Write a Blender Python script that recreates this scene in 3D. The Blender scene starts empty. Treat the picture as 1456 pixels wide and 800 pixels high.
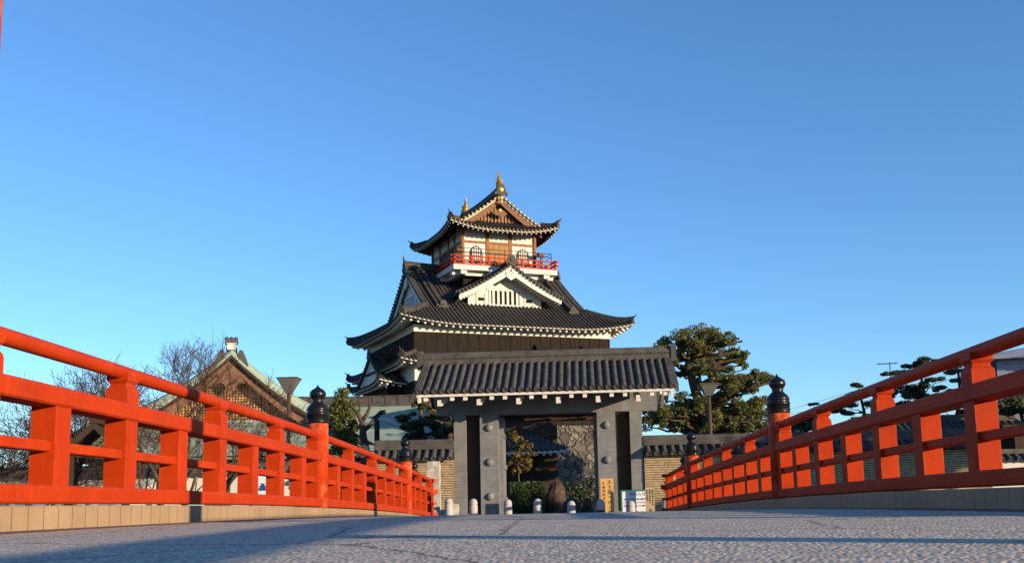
import bpy, math, random
from mathutils import Vector, Matrix
R = math.radians
S = bpy.context.scene
COL = S.collection
random.seed(7)

# ------------------------------------------------------------------ camera
PITCH, ROLL, YAW, FPX = math.atan(.143), .020, math.atan(49 / 1500), 1500.0
CX, CY = 728.0, 485.0
CAM = Vector((.02, 0, .10))
Rm = Matrix.Rotation(YAW, 3, 'Z') @ Matrix.Rotation(PITCH, 3, 'X') @ Matrix.Rotation(ROLL, 3, 'Y')
cd = bpy.data.cameras.new('camera'); cam = bpy.data.objects.new('camera', cd); COL.objects.link(cam)
cam.matrix_world = Matrix.Translation(CAM) @ (Rm @ Matrix.Rotation(R(90), 3, 'X')).to_4x4()
cd.sensor_width = 36; cd.lens = 36 * FPX / 1456; cd.shift_y = 85 / 1456
cd.clip_start = .05; cd.clip_end = 4000
cd.dof.use_dof = True; cd.dof.focus_distance = 38; cd.dof.aperture_fstop = 13
S.camera = cam

# ------------------------------------------------------------------ sky, sun, exposure
SUN_EL, SUN_AZ = 9.2, 124.5          # azimuth clockwise from +Y
w = bpy.data.worlds.new('World'); S.world = w; w.use_nodes = True
nt = w.node_tree; bg = nt.nodes['Background']
sky = nt.nodes.new('ShaderNodeTexSky'); sky.sky_type = 'NISHITA'; sky.sun_disc = False
sky.sun_elevation = R(SUN_EL); sky.sun_rotation = R(SUN_AZ)
sky.air_density = .9; sky.dust_density = 0; sky.ozone_density = 4.5
nt.links.new(sky.outputs[0], bg.inputs[0]); bg.inputs[1].default_value = .15
ld = bpy.data.lights.new('sun', 'SUN'); ld.energy = 5.0; ld.angle = R(.5); ld.color = (1, .77, .50)
sun = bpy.data.objects.new('sun', ld); COL.objects.link(sun)
sd = Vector((math.sin(R(SUN_AZ)) * math.cos(R(SUN_EL)), math.cos(R(SUN_AZ)) * math.cos(R(SUN_EL)), math.sin(R(SUN_EL))))
sun.rotation_euler = sd.to_track_quat('Z', 'Y').to_euler()
sun.location = sd * 60
S.view_settings.view_transform = 'Standard'; S.view_settings.look = 'None'
S.view_settings.exposure = .84; S.view_settings.gamma = 1

def at(px, py, Y):
    """point on the vertical plane y = Y that stood at a pixel of the 1456 px wide photograph"""
    d = Rm @ Vector(((px - CX) / FPX, 1, -(py - CY) / FPX))
    return CAM + d * ((Y - CAM.y) / d.y)

# ------------------------------------------------------------------ materials
def mat(name, col, rough=.7, var=.15, scale=4, bump=0, bscale=None, metal=0, spec=.22, col2=None, coords='Object', stretch=None, detail=5, bdist=.02):
    m = bpy.data.materials.new(name); m.use_nodes = True
    n = m.node_tree; b = n.nodes['Principled BSDF']
    b.inputs['Roughness'].default_value = rough; b.inputs['Metallic'].default_value = metal
    b.inputs['Specular IOR Level'].default_value = spec
    tc = n.nodes.new('ShaderNodeTexCoord'); src = tc.outputs[coords]
    if stretch:
        mp = n.nodes.new('ShaderNodeMapping'); mp.inputs['Scale'].default_value = stretch
        n.links.new(src, mp.inputs[0]); src = mp.outputs[0]
    ns = n.nodes.new('ShaderNodeTexNoise'); ns.inputs['Scale'].default_value = scale
    ns.inputs['Detail'].default_value = detail; ns.inputs['Roughness'].default_value = .65
    n.links.new(src, ns.inputs['Vector'])
    rp = n.nodes.new('ShaderNodeValToRGB')
    a = [c * (1 - var) for c in col]; z = col2 or [min(1, c * (1 + var)) for c in col]
    rp.color_ramp.elements[0].position = .3; rp.color_ramp.elements[1].position = .7
    rp.color_ramp.elements[0].color = (*a, 1); rp.color_ramp.elements[1].color = (*z, 1)
    n.links.new(ns.outputs['Fac'], rp.inputs[0]); n.links.new(rp.outputs[0], b.inputs['Base Color'])
    if bump:
        n2 = n.nodes.new('ShaderNodeTexNoise'); n2.inputs['Scale'].default_value = bscale or scale * 6
        n2.inputs['Detail'].default_value = 6
        n.links.new(src, n2.inputs['Vector'])
        bp = n.nodes.new('ShaderNodeBump'); bp.inputs['Strength'].default_value = bump; bp.inputs['Distance'].default_value = bdist
        n.links.new(n2.outputs['Fac'], bp.inputs['Height']); n.links.new(bp.outputs[0], b.inputs['Normal'])
    m['ramp'] = rp.name; m['src'] = src.node.name
    return m

def mth(n, op, a, b=None, c=None):
    k = n.nodes.new('ShaderNodeMath'); k.operation = op
    for i, v in enumerate((a, b, c)):
        if v is None: continue
        if isinstance(v, (int, float)): k.inputs[i].default_value = v
        else: n.links.new(v, k.inputs[i])
    return k.outputs[0]

def overlay(m, mask_fn, col, amount=1.0):
    """mix a second colour of the thing itself over the base colour where the mask is 1"""
    n = m.node_tree; b = n.nodes['Principled BSDF']
    tc = n.nodes.new('ShaderNodeTexCoord'); sx = n.nodes.new('ShaderNodeSeparateXYZ')
    n.links.new(tc.outputs['Object'], sx.inputs[0])
    mask = mask_fn(n, sx.outputs[0], sx.outputs[1], sx.outputs[2], tc.outputs['Object'])
    mask = mth(n, 'MULTIPLY', mask, amount)
    mx = n.nodes.new('ShaderNodeMix'); mx.data_type = 'RGBA'
    old = b.inputs['Base Color'].links[0].from_socket
    n.links.new(mask, mx.inputs[0]); n.links.new(old, mx.inputs[6]); mx.inputs[7].default_value = (*col, 1)
    n.links.new(mx.outputs[2], b.inputs['Base Color'])

def seam(n, v, pitch, width):      # 1 inside a thin joint every `pitch`
    f = mth(n, 'FRACT', mth(n, 'DIVIDE', v, pitch))
    return mth(n, 'LESS_THAN', f, width / pitch)

def blotch(scale, lo, hi, stretch=None):
    def fn(n, x, y, z, o):
        src = o
        if stretch:
            mp = n.nodes.new('ShaderNodeMapping'); mp.inputs['Scale'].default_value = stretch
            n.links.new(o, mp.inputs[0]); src = mp.outputs[0]
        t = n.nodes.new('ShaderNodeTexNoise'); t.inputs['Scale'].default_value = scale; t.inputs['Detail'].default_value = 8
        t.inputs['Roughness'].default_value = .7
        n.links.new(src, t.inputs['Vector'])
        mr = n.nodes.new('ShaderNodeMapRange'); mr.inputs[1].default_value = lo; mr.inputs[2].default_value = hi
        n.links.new(t.outputs['Fac'], mr.inputs[0]); return mr.outputs[0]
    return fn

M = {}
M['red'] = mat('vermilion_paint', (.345, .031, .0028), .55, .14, 2.2, .06, 60, spec=.09)
overlay(M['red'], blotch(9, .66, .73, (1, .35, 1)), (.50, .15, .075), .38)
overlay(M['red'], blotch(1.6, .45, .75, (1, .5, 1)), (.34, .022, .003), .6)
overlay(M['red'], blotch(5, .55, .75, (1, 1, .3)), (.52, .055, .008), .5)
overlay(M['red'], blotch(26, .68, .73), (.20, .014, .004), .5)
overlay(M['red'], blotch(4, .5, .8, (2.5, 2.5, .2)), (.20, .016, .004), .45)
def edge_wear(m, col, amount):
    n = m.node_tree; bv = n.nodes.new('ShaderNodeBevel'); bv.samples = 4; bv.inputs[0].default_value = .014
    g = n.nodes.new('ShaderNodeNewGeometry'); d = n.nodes.new('ShaderNodeVectorMath'); d.operation = 'DOT_PRODUCT'
    n.links.new(bv.outputs[0], d.inputs[0]); n.links.new(g.outputs['True Normal'], d.inputs[1])
    mr = n.nodes.new('ShaderNodeMapRange'); mr.inputs[1].default_value = .955; mr.inputs[2].default_value = .84; n.links.new(d.outputs['Value'], mr.inputs[0])
    overlay(m, lambda n, x, y, z, o: mth(n, 'MULTIPLY', mr.outputs[0], blotch(7, .42, .62)(n, x, y, z, o)), col, amount)
edge_wear(M['red'], (.60, .17, .075), .7)
M['tilekerb'] = mat('kerb_tile', (.285, .197, .118), .6, .16, 1.3, .05)
overlay(M['tilekerb'], lambda n, x, y, z, o: seam(n, y, .19, .009), (.10, .075, .055))
overlay(M['tilekerb'], blotch(5, .62, .75), (.22, .16, .12), .5)
M['tilekerb2'] = M['tilekerb']
M['deck'] = mat('bridge_asphalt', (.40, .348, .285), .95, .4, 75, 1.0, 130, col2=(.80, .70, .56), detail=9, bdist=.05)
overlay(M['deck'], blotch(3.0, .45, .8), (.40, .37, .35), .4)
def pebble(lo, hi):
    def fn(n, x, y, z, o):
        v = n.nodes.new('ShaderNodeTexVoronoi'); v.inputs['Scale'].default_value = 85; n.links.new(o, v.inputs['Vector'])
        sc = n.nodes.new('ShaderNodeSeparateColor'); n.links.new(v.outputs['Color'], sc.inputs[0])
        mr = n.nodes.new('ShaderNodeMapRange'); mr.inputs[1].default_value = lo; mr.inputs[2].default_value = hi; n.links.new(sc.outputs[0], mr.inputs[0]); return mr.outputs[0]
    return fn
overlay(M['deck'], pebble(.45, .1), (.16, .14, .12), .8)
overlay(M['deck'], pebble(.75, 1.0), (.92, .84, .74), .6)
n_ = M['deck'].node_tree; bp_ = [k for k in n_.nodes if k.type == 'BUMP'][0]
tc_ = n_.nodes.new('ShaderNodeTexCoord'); vo_ = n_.nodes.new('ShaderNodeTexVoronoi'); vo_.feature = 'SMOOTH_F1'; vo_.inputs['Scale'].default_value = 85
n_.links.new(tc_.outputs['Object'], vo_.inputs['Vector']); inv_ = mth(n_, 'SUBTRACT', 1.0, vo_.outputs['Distance']); n_.links.new(inv_, bp_.inputs['Height'])
bp_.inputs['Distance'].default_value = .0095
def crack(n, x, y, z, o):
    mp = n.nodes.new('ShaderNodeMapping'); mp.inputs['Scale'].default_value = (.55, .35, 1); n.links.new(o, mp.inputs[0])
    t = n.nodes.new('ShaderNodeTexNoise'); t.inputs['Scale'].default_value = 6; n.links.new(o, t.inputs['Vector'])
    mx = n.nodes.new('ShaderNodeMix'); mx.data_type = 'VECTOR'; mx.inputs[0].default_value = .05
    n.links.new(mp.outputs[0], mx.inputs[4]); n.links.new(t.outputs['Color'], mx.inputs[5])
    v = n.nodes.new('ShaderNodeTexVoronoi'); v.feature = 'DISTANCE_TO_EDGE'; v.inputs['Scale'].default_value = 1.3
    n.links.new(mx.outputs[1], v.inputs['Vector'])
    return mth(n, 'LESS_THAN', v.outputs['Distance'], .006)
overlay(M['deck'], crack, (.08, .07, .07), .7)
M['gutter'] = mat('gutter_mortar', (.17, .125, .105), .95, .3, 12, .6, 60)
M['plaza'] = mat('plaza_paving', (.30, .27, .24), .9, .2, 8, .3)
M['soil'] = mat('bank_soil', (.13, .11, .08), .95, .4, 1.2, .5)
M['water'] = mat('river_water', (.02, .035, .03), .08, .2, .5, .3, 3, spec=.5)
M['tile'] = mat('grey_roof_tile', (.066, .061, .056), .6, .4, 3.5, .18, 30, spec=.15)
M['tile2'] = mat('castle_roof_tile', (.050, .045, .040), .6, .4, 2.5, .15, 20, spec=.15)
M['copper'] = mat('green_copper_sheet', (.235, .305, .245), .7, .18, 2.0, .05)
overlay(M['copper'], lambda n, x, y, z, o: seam(n, z, .17, .022), (.14, .19, .16), .6)
overlay(M['copper'], blotch(1.2, .55, .75, (1, 1, .25)), (.33, .29, .18), .5)
M['white'] = mat('white_plaster', (.52, .50, .465), .8, .06, 1.5)
overlay(M['white'], blotch(1.6, .60, .80, (1.5, 1.5, .3)), (.33, .30, .27), .4)
M['boards'] = mat('dark_cedar_boards', (.014, .010, .007), .9, .5, 6, .3, 18, stretch=(1, 1, .12))
M['wood'] = mat('brown_timber', (.19, .085, .034), .65, .3, 6, .1, 20, stretch=(1, 1, .2))
M['woodlt'] = mat('pale_brown_timber', (.28, .15, .065), .65, .25, 6, .1, 20, stretch=(1, 1, .2))
M['lattice'] = mat('golden_lattice_timber', (.40, .215, .08), .65, .2, 6)
M['darkwood'] = mat('dark_timber', (.035, .019, .011), .75, .35, 6, .2, 20, stretch=(1, 1, .2))
M['panel'] = mat('dark_brown_panel', (.034, .019, .011), .6, .15, 3)
M['brownwood'] = mat('reddish_gable_timber', (.155, .075, .045), .7, .2, 4)
M['iron'] = mat('grey_iron_cladding', (.15, .152, .156), .55, .2, 2.2, .05, 40, spec=.2)
overlay(M['iron'], blotch(3.5, .5, .78, (1.6, 1.6, .22)), (.085, .083, .08), .7)
overlay(M['iron'], blotch(7, .62, .75, (1.5, 1.5, .5)), (.22, .21, .20), .5)
def rivets(n, x, y, z, o):
    fz = mth(n, 'ABSOLUTE', mth(n, 'SUBTRACT', mth(n, 'FRACT', mth(n, 'DIVIDE', z, .175)), .5))
    fx = mth(n, 'ABSOLUTE', mth(n, 'SUBTRACT', mth(n, 'FRACT', mth(n, 'DIVIDE', mth(n, 'ADD', x, y), .075)), .5))
    d = mth(n, 'ADD', mth(n, 'POWER', mth(n, 'MULTIPLY', fz, .175), 2), mth(n, 'POWER', mth(n, 'MULTIPLY', fx, .075), 2))
    return mth(n, 'LESS_THAN', d, .013 ** 2)
overlay(M['iron'], rivets, (.06, .06, .065), .8)
overlay(M['iron'], lambda n, x, y, z, o: seam(n, z, .7, .012), (.085, .085, .088), .6)
M['gold'] = mat('gilded_metal', (.40, .235, .05), .55, .3, 12, .1, metal=.7)
M['black'] = mat('black_lacquered_bronze', (.007, .007, .007), .28, .2, 6, .03, spec=.35)
M['blackmetal'] = mat('black_metal', (.015, .015, .017), .5, .1)
M['brownmetal'] = mat('brown_painted_metal', (.075, .045, .035), .5, .1)
M['lampglass'] = mat('ribbed_lamp_glass', (.055, .06, .055), .45, .2, 3)
overlay(M['lampglass'], lambda n, x, y, z, o: seam(n, z, .07, .03), (.22, .225, .20), .7)
M['void'] = mat('dark_interior', (.008, .007, .006), .95, .1)
M['neribei'] = mat('layered_wall_tile', (.33, .25, .145), .8, .3, 5, .2, 25)
M['mortar'] = mat('layered_wall_mortar', (.11, .085, .052), .95, .25, 6, .2)
M['stone'] = mat('pale_granite', (.36, .33, .28), .9, .35, 6, .5, 25)
M['granite'] = mat('bollard_granite', (.34, .32, .31), .85, .2, 14, .2)
M['rock'] = mat('garden_rock', (.06, .042, .032), .9, .5, 3, .9, 8)
M['lettering'] = mat('black_lettering', (.012, .010, .010), .6, .05)
M['bluelettering'] = mat('blue_lettering', (.02, .05, .18), .6, .05)
M['redlettering'] = mat('red_lettering', (.55, .03, .05), .6, .05)
M['signwood'] = mat('varnished_sign_board', (.48, .28, .09), .6, .12, 4, stretch=(1, 1, .2))
M['signpale'] = mat('weathered_sign_board', (.32, .24, .145), .7, .15, 4, stretch=(1, 1, .2))
M['paper'] = mat('white_notice_panel', (.55, .58, .62), .5, .03)
M['greenframe'] = mat('green_metal_frame', (.02, .13, .10), .5, .1)
M['bark'] = mat('rough_bark', (.065, .046, .032), .9, .4, 9, .6, 30)
M['twig'] = mat('bare_twig_bark', (.075, .046, .034), .9, .3, 5, .2)
M['greywall'] = mat('grey_blue_render', (.33, .35, .42), .8, .06, 2)
M['wire'] = mat('dark_cable', (.05, .05, .06), .7, .05)
M['rust'] = mat('dark_reddish_leaves', (.16, .075, .04), .9, .5, 3)

def leafmat(name, a, b, trans=.25):
    m = bpy.data.materials.new(name); m.use_nodes = True
    n = m.node_tree; bs = n.nodes['Principled BSDF']; bs.inputs['Roughness'].default_value = .55
    g = n.nodes.new('ShaderNodeNewGeometry'); rp = n.nodes.new('ShaderNodeValToRGB')
    rp.color_ramp.elements[0].color = (*a, 1); rp.color_ramp.elements[1].color = (*b, 1)
    n.links.new(g.outputs['Random Per Island'], rp.inputs[0]); n.links.new(rp.outputs[0], bs.inputs['Base Color'])
    tr = n.nodes.new('ShaderNodeBsdfTranslucent'); n.links.new(rp.outputs[0], tr.inputs[0])
    mx = n.nodes.new('ShaderNodeMixShader'); mx.inputs[0].default_value = trans
    n.links.new(bs.outputs[0], mx.inputs[1]); n.links.new(tr.outputs[0], mx.inputs[2])
    n.links.new(mx.outputs[0], n.nodes['Material Output'].inputs[0]); return m
M['leaf'] = leafmat('olive_green_leaves', (.036, .060, .011), (.17, .155, .028))
M['needle'] = leafmat('pine_needles', (.012, .028, .012), (.045, .062, .020), .1)
M['darkleaf'] = leafmat('dark_evergreen_leaves', (.012, .028, .010), (.050, .062, .016), .15)
M['yellowleaf'] = leafmat('yellow_shrub_leaves', (.05, .055, .010), (.24, .145, .020), .3)
M['hedge'] = leafmat('clipped_hedge_leaves', (.018, .045, .010), (.060, .095, .020), .2)
M['dryleaf'] = leafmat('dry_brown_leaves', (.10, .055, .030), (.24, .13, .065), .2)

# ------------------------------------------------------------------ mesh builder
class MB:
    def __init__(s): s.v = []; s.f = []; s.m = []; s.sm = []; s.mi = 0
    def face(s, idx, smooth=False): s.f.append(idx); s.m.append(s.mi); s.sm.append(smooth)
    def add(s, vs): i = len(s.v); s.v += [tuple(p) for p in vs]; return i
    def box(s, x0, x1, y0, y1, z0, z1, mx=None):
        p = [Vector((x, y, z)) for z in (z0, z1) for y in (y0, y1) for x in (x0, x1)]
        if mx is not None: p = [mx @ q for q in p]
        i = s.add(p)
        for q in ((0, 2, 3, 1), (4, 5, 7, 6), (0, 1, 5, 4), (2, 6, 7, 3), (0, 4, 6, 2), (1, 3, 7, 5)): s.face([i + k for k in q])
    def cbox(s, c, sx, sy, sz): s.box(c[0] - sx / 2, c[0] + sx / 2, c[1] - sy / 2, c[1] + sy / 2, c[2] - sz / 2, c[2] + sz / 2)
    def loft(s, rings, cap=True, smooth=False, closed=True):
        n = len(rings[0]); st = [s.add(r) for r in rings]
        for a, b in zip(st, st[1:]):
            for k in range(n if closed else n - 1):
                j = (k + 1) % n; s.face([a + k, a + j, b + j, b + k], smooth)
        if cap and closed:
            s.face([st[0] + k for k in range(n)][::-1]); s.face([st[-1] + k for k in range(n)])
    def tube(s, pts, rad, n=8, cap=True, smooth=True):
        pts = [Vector(p) for p in pts]
        if isinstance(rad, (int, float)): rad = [rad] * len(pts)
        t = (pts[-1] - pts[0]).normalized()
        a = Vector((0, 0, 1)) if abs(t.z) < .9 else Vector((1, 0, 0))
        rings = []
        for i, p in enumerate(pts):
            d = (pts[min(i + 1, len(pts) - 1)] - pts[max(i - 1, 0)]).normalized()
            u = d.cross(a)
            if u.length < 1e-4: u = d.orthogonal()
            u.normalize(); vv = d.cross(u)
            rings.append([p + (u * math.cos(2 * math.pi * k / n) + vv * math.sin(2 * math.pi * k / n)) * rad[i] for k in range(n)])
        s.loft(rings, cap, smooth)
    def lathe(s, prof, c=(0, 0, 0), n=20, smooth=True):
        c = Vector(c)
        s.loft([[c + Vector((r * math.cos(2 * math.pi * k / n), r * math.sin(2 * math.pi * k / n), z)) for k in range(n)] for r, z in prof], True, smooth)
    def prism(s, poly, off):          # polygon (list of Vector) extruded by vector off
        n = len(poly); i = s.add(poly); j = s.add([Vector(p) + off for p in poly])
        s.face([i + k for k in range(n)][::-1]); s.face([j + k for k in range(n)])
        for k in range(n): q = (k + 1) % n; s.face([i + k, i + q, j + q, j + k])
    def strip(s, top, bot, off):      # band between two polylines, extruded by off
        n = len(top); off = Vector(off)
        a = s.add(top); b = s.add(bot); c = s.add([Vector(p) + off for p in top]); d = s.add([Vector(p) + off for p in bot])
        for k in range(n - 1):
            s.face([a + k, b + k, b + k + 1, a + k + 1]); s.face([c + k, c + k + 1, d + k + 1, d + k])
            s.face([a + k, a + k + 1, c + k + 1, c + k]); s.face([b + k, d + k, d + k + 1, b + k + 1])
        s.face([a, c, d, b]); e = n - 1; s.face([a + e, b + e, d + e, c + e])
    def sheet(s, cols, smooth=False):
        st = [s.add(c) for c in cols]
        for a, b in zip(st, st[1:]):
            for k in range(len(cols[0]) - 1): s.face([a + k, b + k, b + k + 1, a + k + 1], smooth)
    def roll(s, pts, side, r, disc=True, rise=0.0):  # half round tile row along pts (eave first)
        side = Vector(side).normalized(); rings = []
        P = [Vector(p) for p in pts]
        for i, p in enumerate(P):
            d = (P[min(i + 1, len(P) - 1)] - P[max(i - 1, 0)]).normalized()
            up = side.cross(d)
            if up.z < 0: up = -up
            rings.append([p + side * (r * math.cos(a)) + up * (r * math.sin(a) + rise) for a in [math.pi * k / 6 for k in range(7)]])
        s.loft(rings, False, True, False)
        if disc:
            d = (P[1] - P[0]).normalized(); up = side.cross(d); up = up if up.z > 0 else -up
            c = P[0] + up * (r * .25 + rise); q = []
            for off, rr in ((.03, r * 1.12), (-.035, r * 1.12), (-.035, r * .8), (-.02, r * .75)):
                q.append([c + d * off + (side * math.cos(2 * math.pi * k / 10) + up * math.sin(2 * math.pi * k / 10)) * rr for k in range(10)])
            s.loft(q, True, False)
    def build(s, name, mats, parent=None, loc=(0, 0, 0), kind=None):
        me = bpy.data.meshes.new(name); me.from_pydata(s.v, [], s.f)
        if not isinstance(mats, (list, tuple)): mats = [mats]
        for m in mats: me.materials.append(m)
        me.polygons.foreach_set('material_index', s.m); me.polygons.foreach_set('use_smooth', s.sm)
        me.update()
        o = bpy.data.objects.new(name, me); COL.objects.link(o); o.location = loc
        if parent: o.parent = parent
        if kind: o['kind'] = kind
        return o

def tag(o, label, cat, group=None):
    o['label'] = label; o['category'] = cat
    if group: o['group'] = group
    return o
def thing(name, label, cat, loc=(0, 0, 0), rz=0, group=None):
    o = bpy.data.objects.new(name, None); COL.objects.link(o); o.location = loc; o.rotation_euler = (0, 0, rz)
    o.empty_display_size = .2
    return tag(o, label, cat, group)
def copy_thing(root, loc, rz=None, label=None):
    r = root.copy(); COL.objects.link(r); r.location = loc
    if rz is not None: r.rotation_euler = (0, 0, rz)
    if label: r['label'] = label
    for ch in list(root.children):
        c = ch.copy(); COL.objects.link(c); c.parent = r
        for g in ch.children:
            d = g.copy(); COL.objects.link(d); d.parent = c
    return r
def text(body, size, name, m, parent, loc, rot=(R(90), 0, 0), vertical=False, depth=.004, space=1.0):
    objs = '\n'.join(body) if vertical else body
    cu = bpy.data.curves.new('lettering', 'FONT'); cu.body = objs; cu.size = size; cu.extrude = depth
    cu.align_x = 'CENTER'; cu.align_y = 'TOP'; cu.space_line = space; cu.resolution_u = 3
    t = bpy.data.objects.new('t', cu); COL.objects.link(t)
    me = bpy.data.meshes.new_from_object(t.evaluated_get(bpy.context.evaluated_depsgraph_get()))
    bpy.data.objects.remove(t)
    me.materials.clear(); me.materials.append(m)
    o = bpy.data.objects.new(name, me); COL.objects.link(o); o.parent = parent; o.location = loc; o.rotation_euler = rot
    return o

# ------------------------------------------------------------------ ground, river, bridge deck
def zc(Y):                             # arch of the bridge along its length
    if Y < -10: return zc(-10)
    if Y <= 28: return -Y * Y / 1240
    return max(-1.0, -784 / 1240 - (Y - 28) * .0535)
def zd(Y):                             # road surface
    if Y < -10: return zd(-10)
    return max(-.04 - Y * Y / 1400 if Y <= 28 else -.60 - (Y - 28) * .057, -1.0)
def ze(Y): return zc(Y) - .035
G = -1.0
m = MB()
m.sheet([[(x, y, zd(y)) for y in [-10 + .5 * k for k in range(91)]] for x in (-2.72, -1.8, -.9, 0, .9, 1.8, 2.72)], True)
m.build('bridge_deck', M['deck'], kind='structure')
for sg in (-1, 1):
    m = MB(); m.sheet([[(sg * x, y, max(ze(y), zd(y)) + dz) for y in [-10 + .5 * k for k in range(77)]] for x, dz in ((2.66, -.06), (2.68, .002), (3.02, .004))]); m.build('bridge_gutter', M['gutter'], kind='structure')
for sg in (-1, 1):
    m = MB(); ys = [-10 + .5 * k for k in range(77)]
    m.loft([[(sg * 3.0, y, ze(y) - .45), (sg * 3.36, y, ze(y) - .45), (sg * 3.36, y, ze(y) + .135), (sg * 3.35, y, ze(y) + .145), (sg * 3.01, y, ze(y) + .145), (sg * 3.0, y, ze(y) + .135)] for y in ys])
    m.build('bridge_kerb', M['tilekerb'], kind='structure')
m = MB(); m.box(-600, 600, 27.6, 2500, G - 3, G - .012); m.build('far_bank_ground', M['soil'], kind='structure')
m = MB(); m.box(-600, 600, -500, -9.5, G - 3, zd(-10) - .02); m.build('near_bank_ground', M['soil'], kind='structure')
m = MB(); m.box(-600, 600, -9.5, 27.6, G - 3.2, G - 2.2); m.build('river_water', M['water'], kind='structure')
m = MB(); m.sheet([[(x, y, G) for y in (28.2, 60)] for x in (-24, 26)]); m.build('plaza_paving', M['plaza'], kind='structure')
m = MB()
for sg in (-1, 1):
    ys = [-10 + 1 * k for k in range(39)]
    m.loft([[(sg * 2.4, y, ze(y) - 1.0), (sg * 2.8, y, ze(y) - 1.0), (sg * 2.8, y, ze(y) - .1), (sg * 2.4, y, ze(y) - .1)] for y in ys])
m.build('bridge_girders', M['stone'], kind='structure')

# ------------------------------------------------------------------ bridge railings
def sweep(m, sec, ys, X, sg):
    m.loft([[(sg * (X + a), y, ze(y) + b) for a, b in sec] for y in ys])
def csec(x0, x1, z0, z1, c=.014): return [(x0 + c, z0), (x1 - c, z0), (x1, z0 + c), (x1, z1 - c), (x1 - c, z1), (x0 + c, z1), (x0, z1 - c), (x0, z0 + c)]
PITCHP = 8.77 / 4
GY = [14.2 + 8.77 * k for k in range(-1, 2)]     # black-capped posts
END = 27.75
def giboshi(root, x, y, base):
    z = base
    m = MB(); m.lathe([(.145, z + .147), (.145, z + 1.29)], (x, y, 0), 24)
    p = m.build('capped_post', M['red'], root)
    q = MB(); q.lathe([(.150, z + 1.27), (.152, z + 1.29), (.150, z + 1.385), (.158, z + 1.39), (.158, z + 1.41), (.150, z + 1.415), (.147, z + 1.45), (.152, z + 1.455), (.15, z + 1.47),
                       (.135, z + 1.50), (.10, z + 1.535), (.078, z + 1.555), (.072, z + 1.575), (.080, z + 1.59), (.076, z + 1.60), (.098, z + 1.625), (.112, z + 1.66), (.108, z + 1.695), (.085, z + 1.725), (.05, z + 1.745), (.022, z + 1.765), (.010, z + 1.785), (.002, z + 1.805)], (x, y, 0), 24)
    q.build('onion_finial', M['black'], p)
def cap(m, x, y, z):
    rings = []
    for zz, hx, hy in ((.865, .083, .1), (.965, .083, .1), (.985, .078, .095), (.998, .068, .084), (1.008, .062, .078), (1.022, .062, .078), (1.045, .08, .094), (1.05, .082, .096), (1.098, .082, .096)):
        rings.append([(x - hx, y - hy, z + zz), (x + hx, y - hy, z + zz), (x + hx, y + hy, z + zz), (x - hx, y + hy, z + zz)])
    m.loft(rings)
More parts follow.
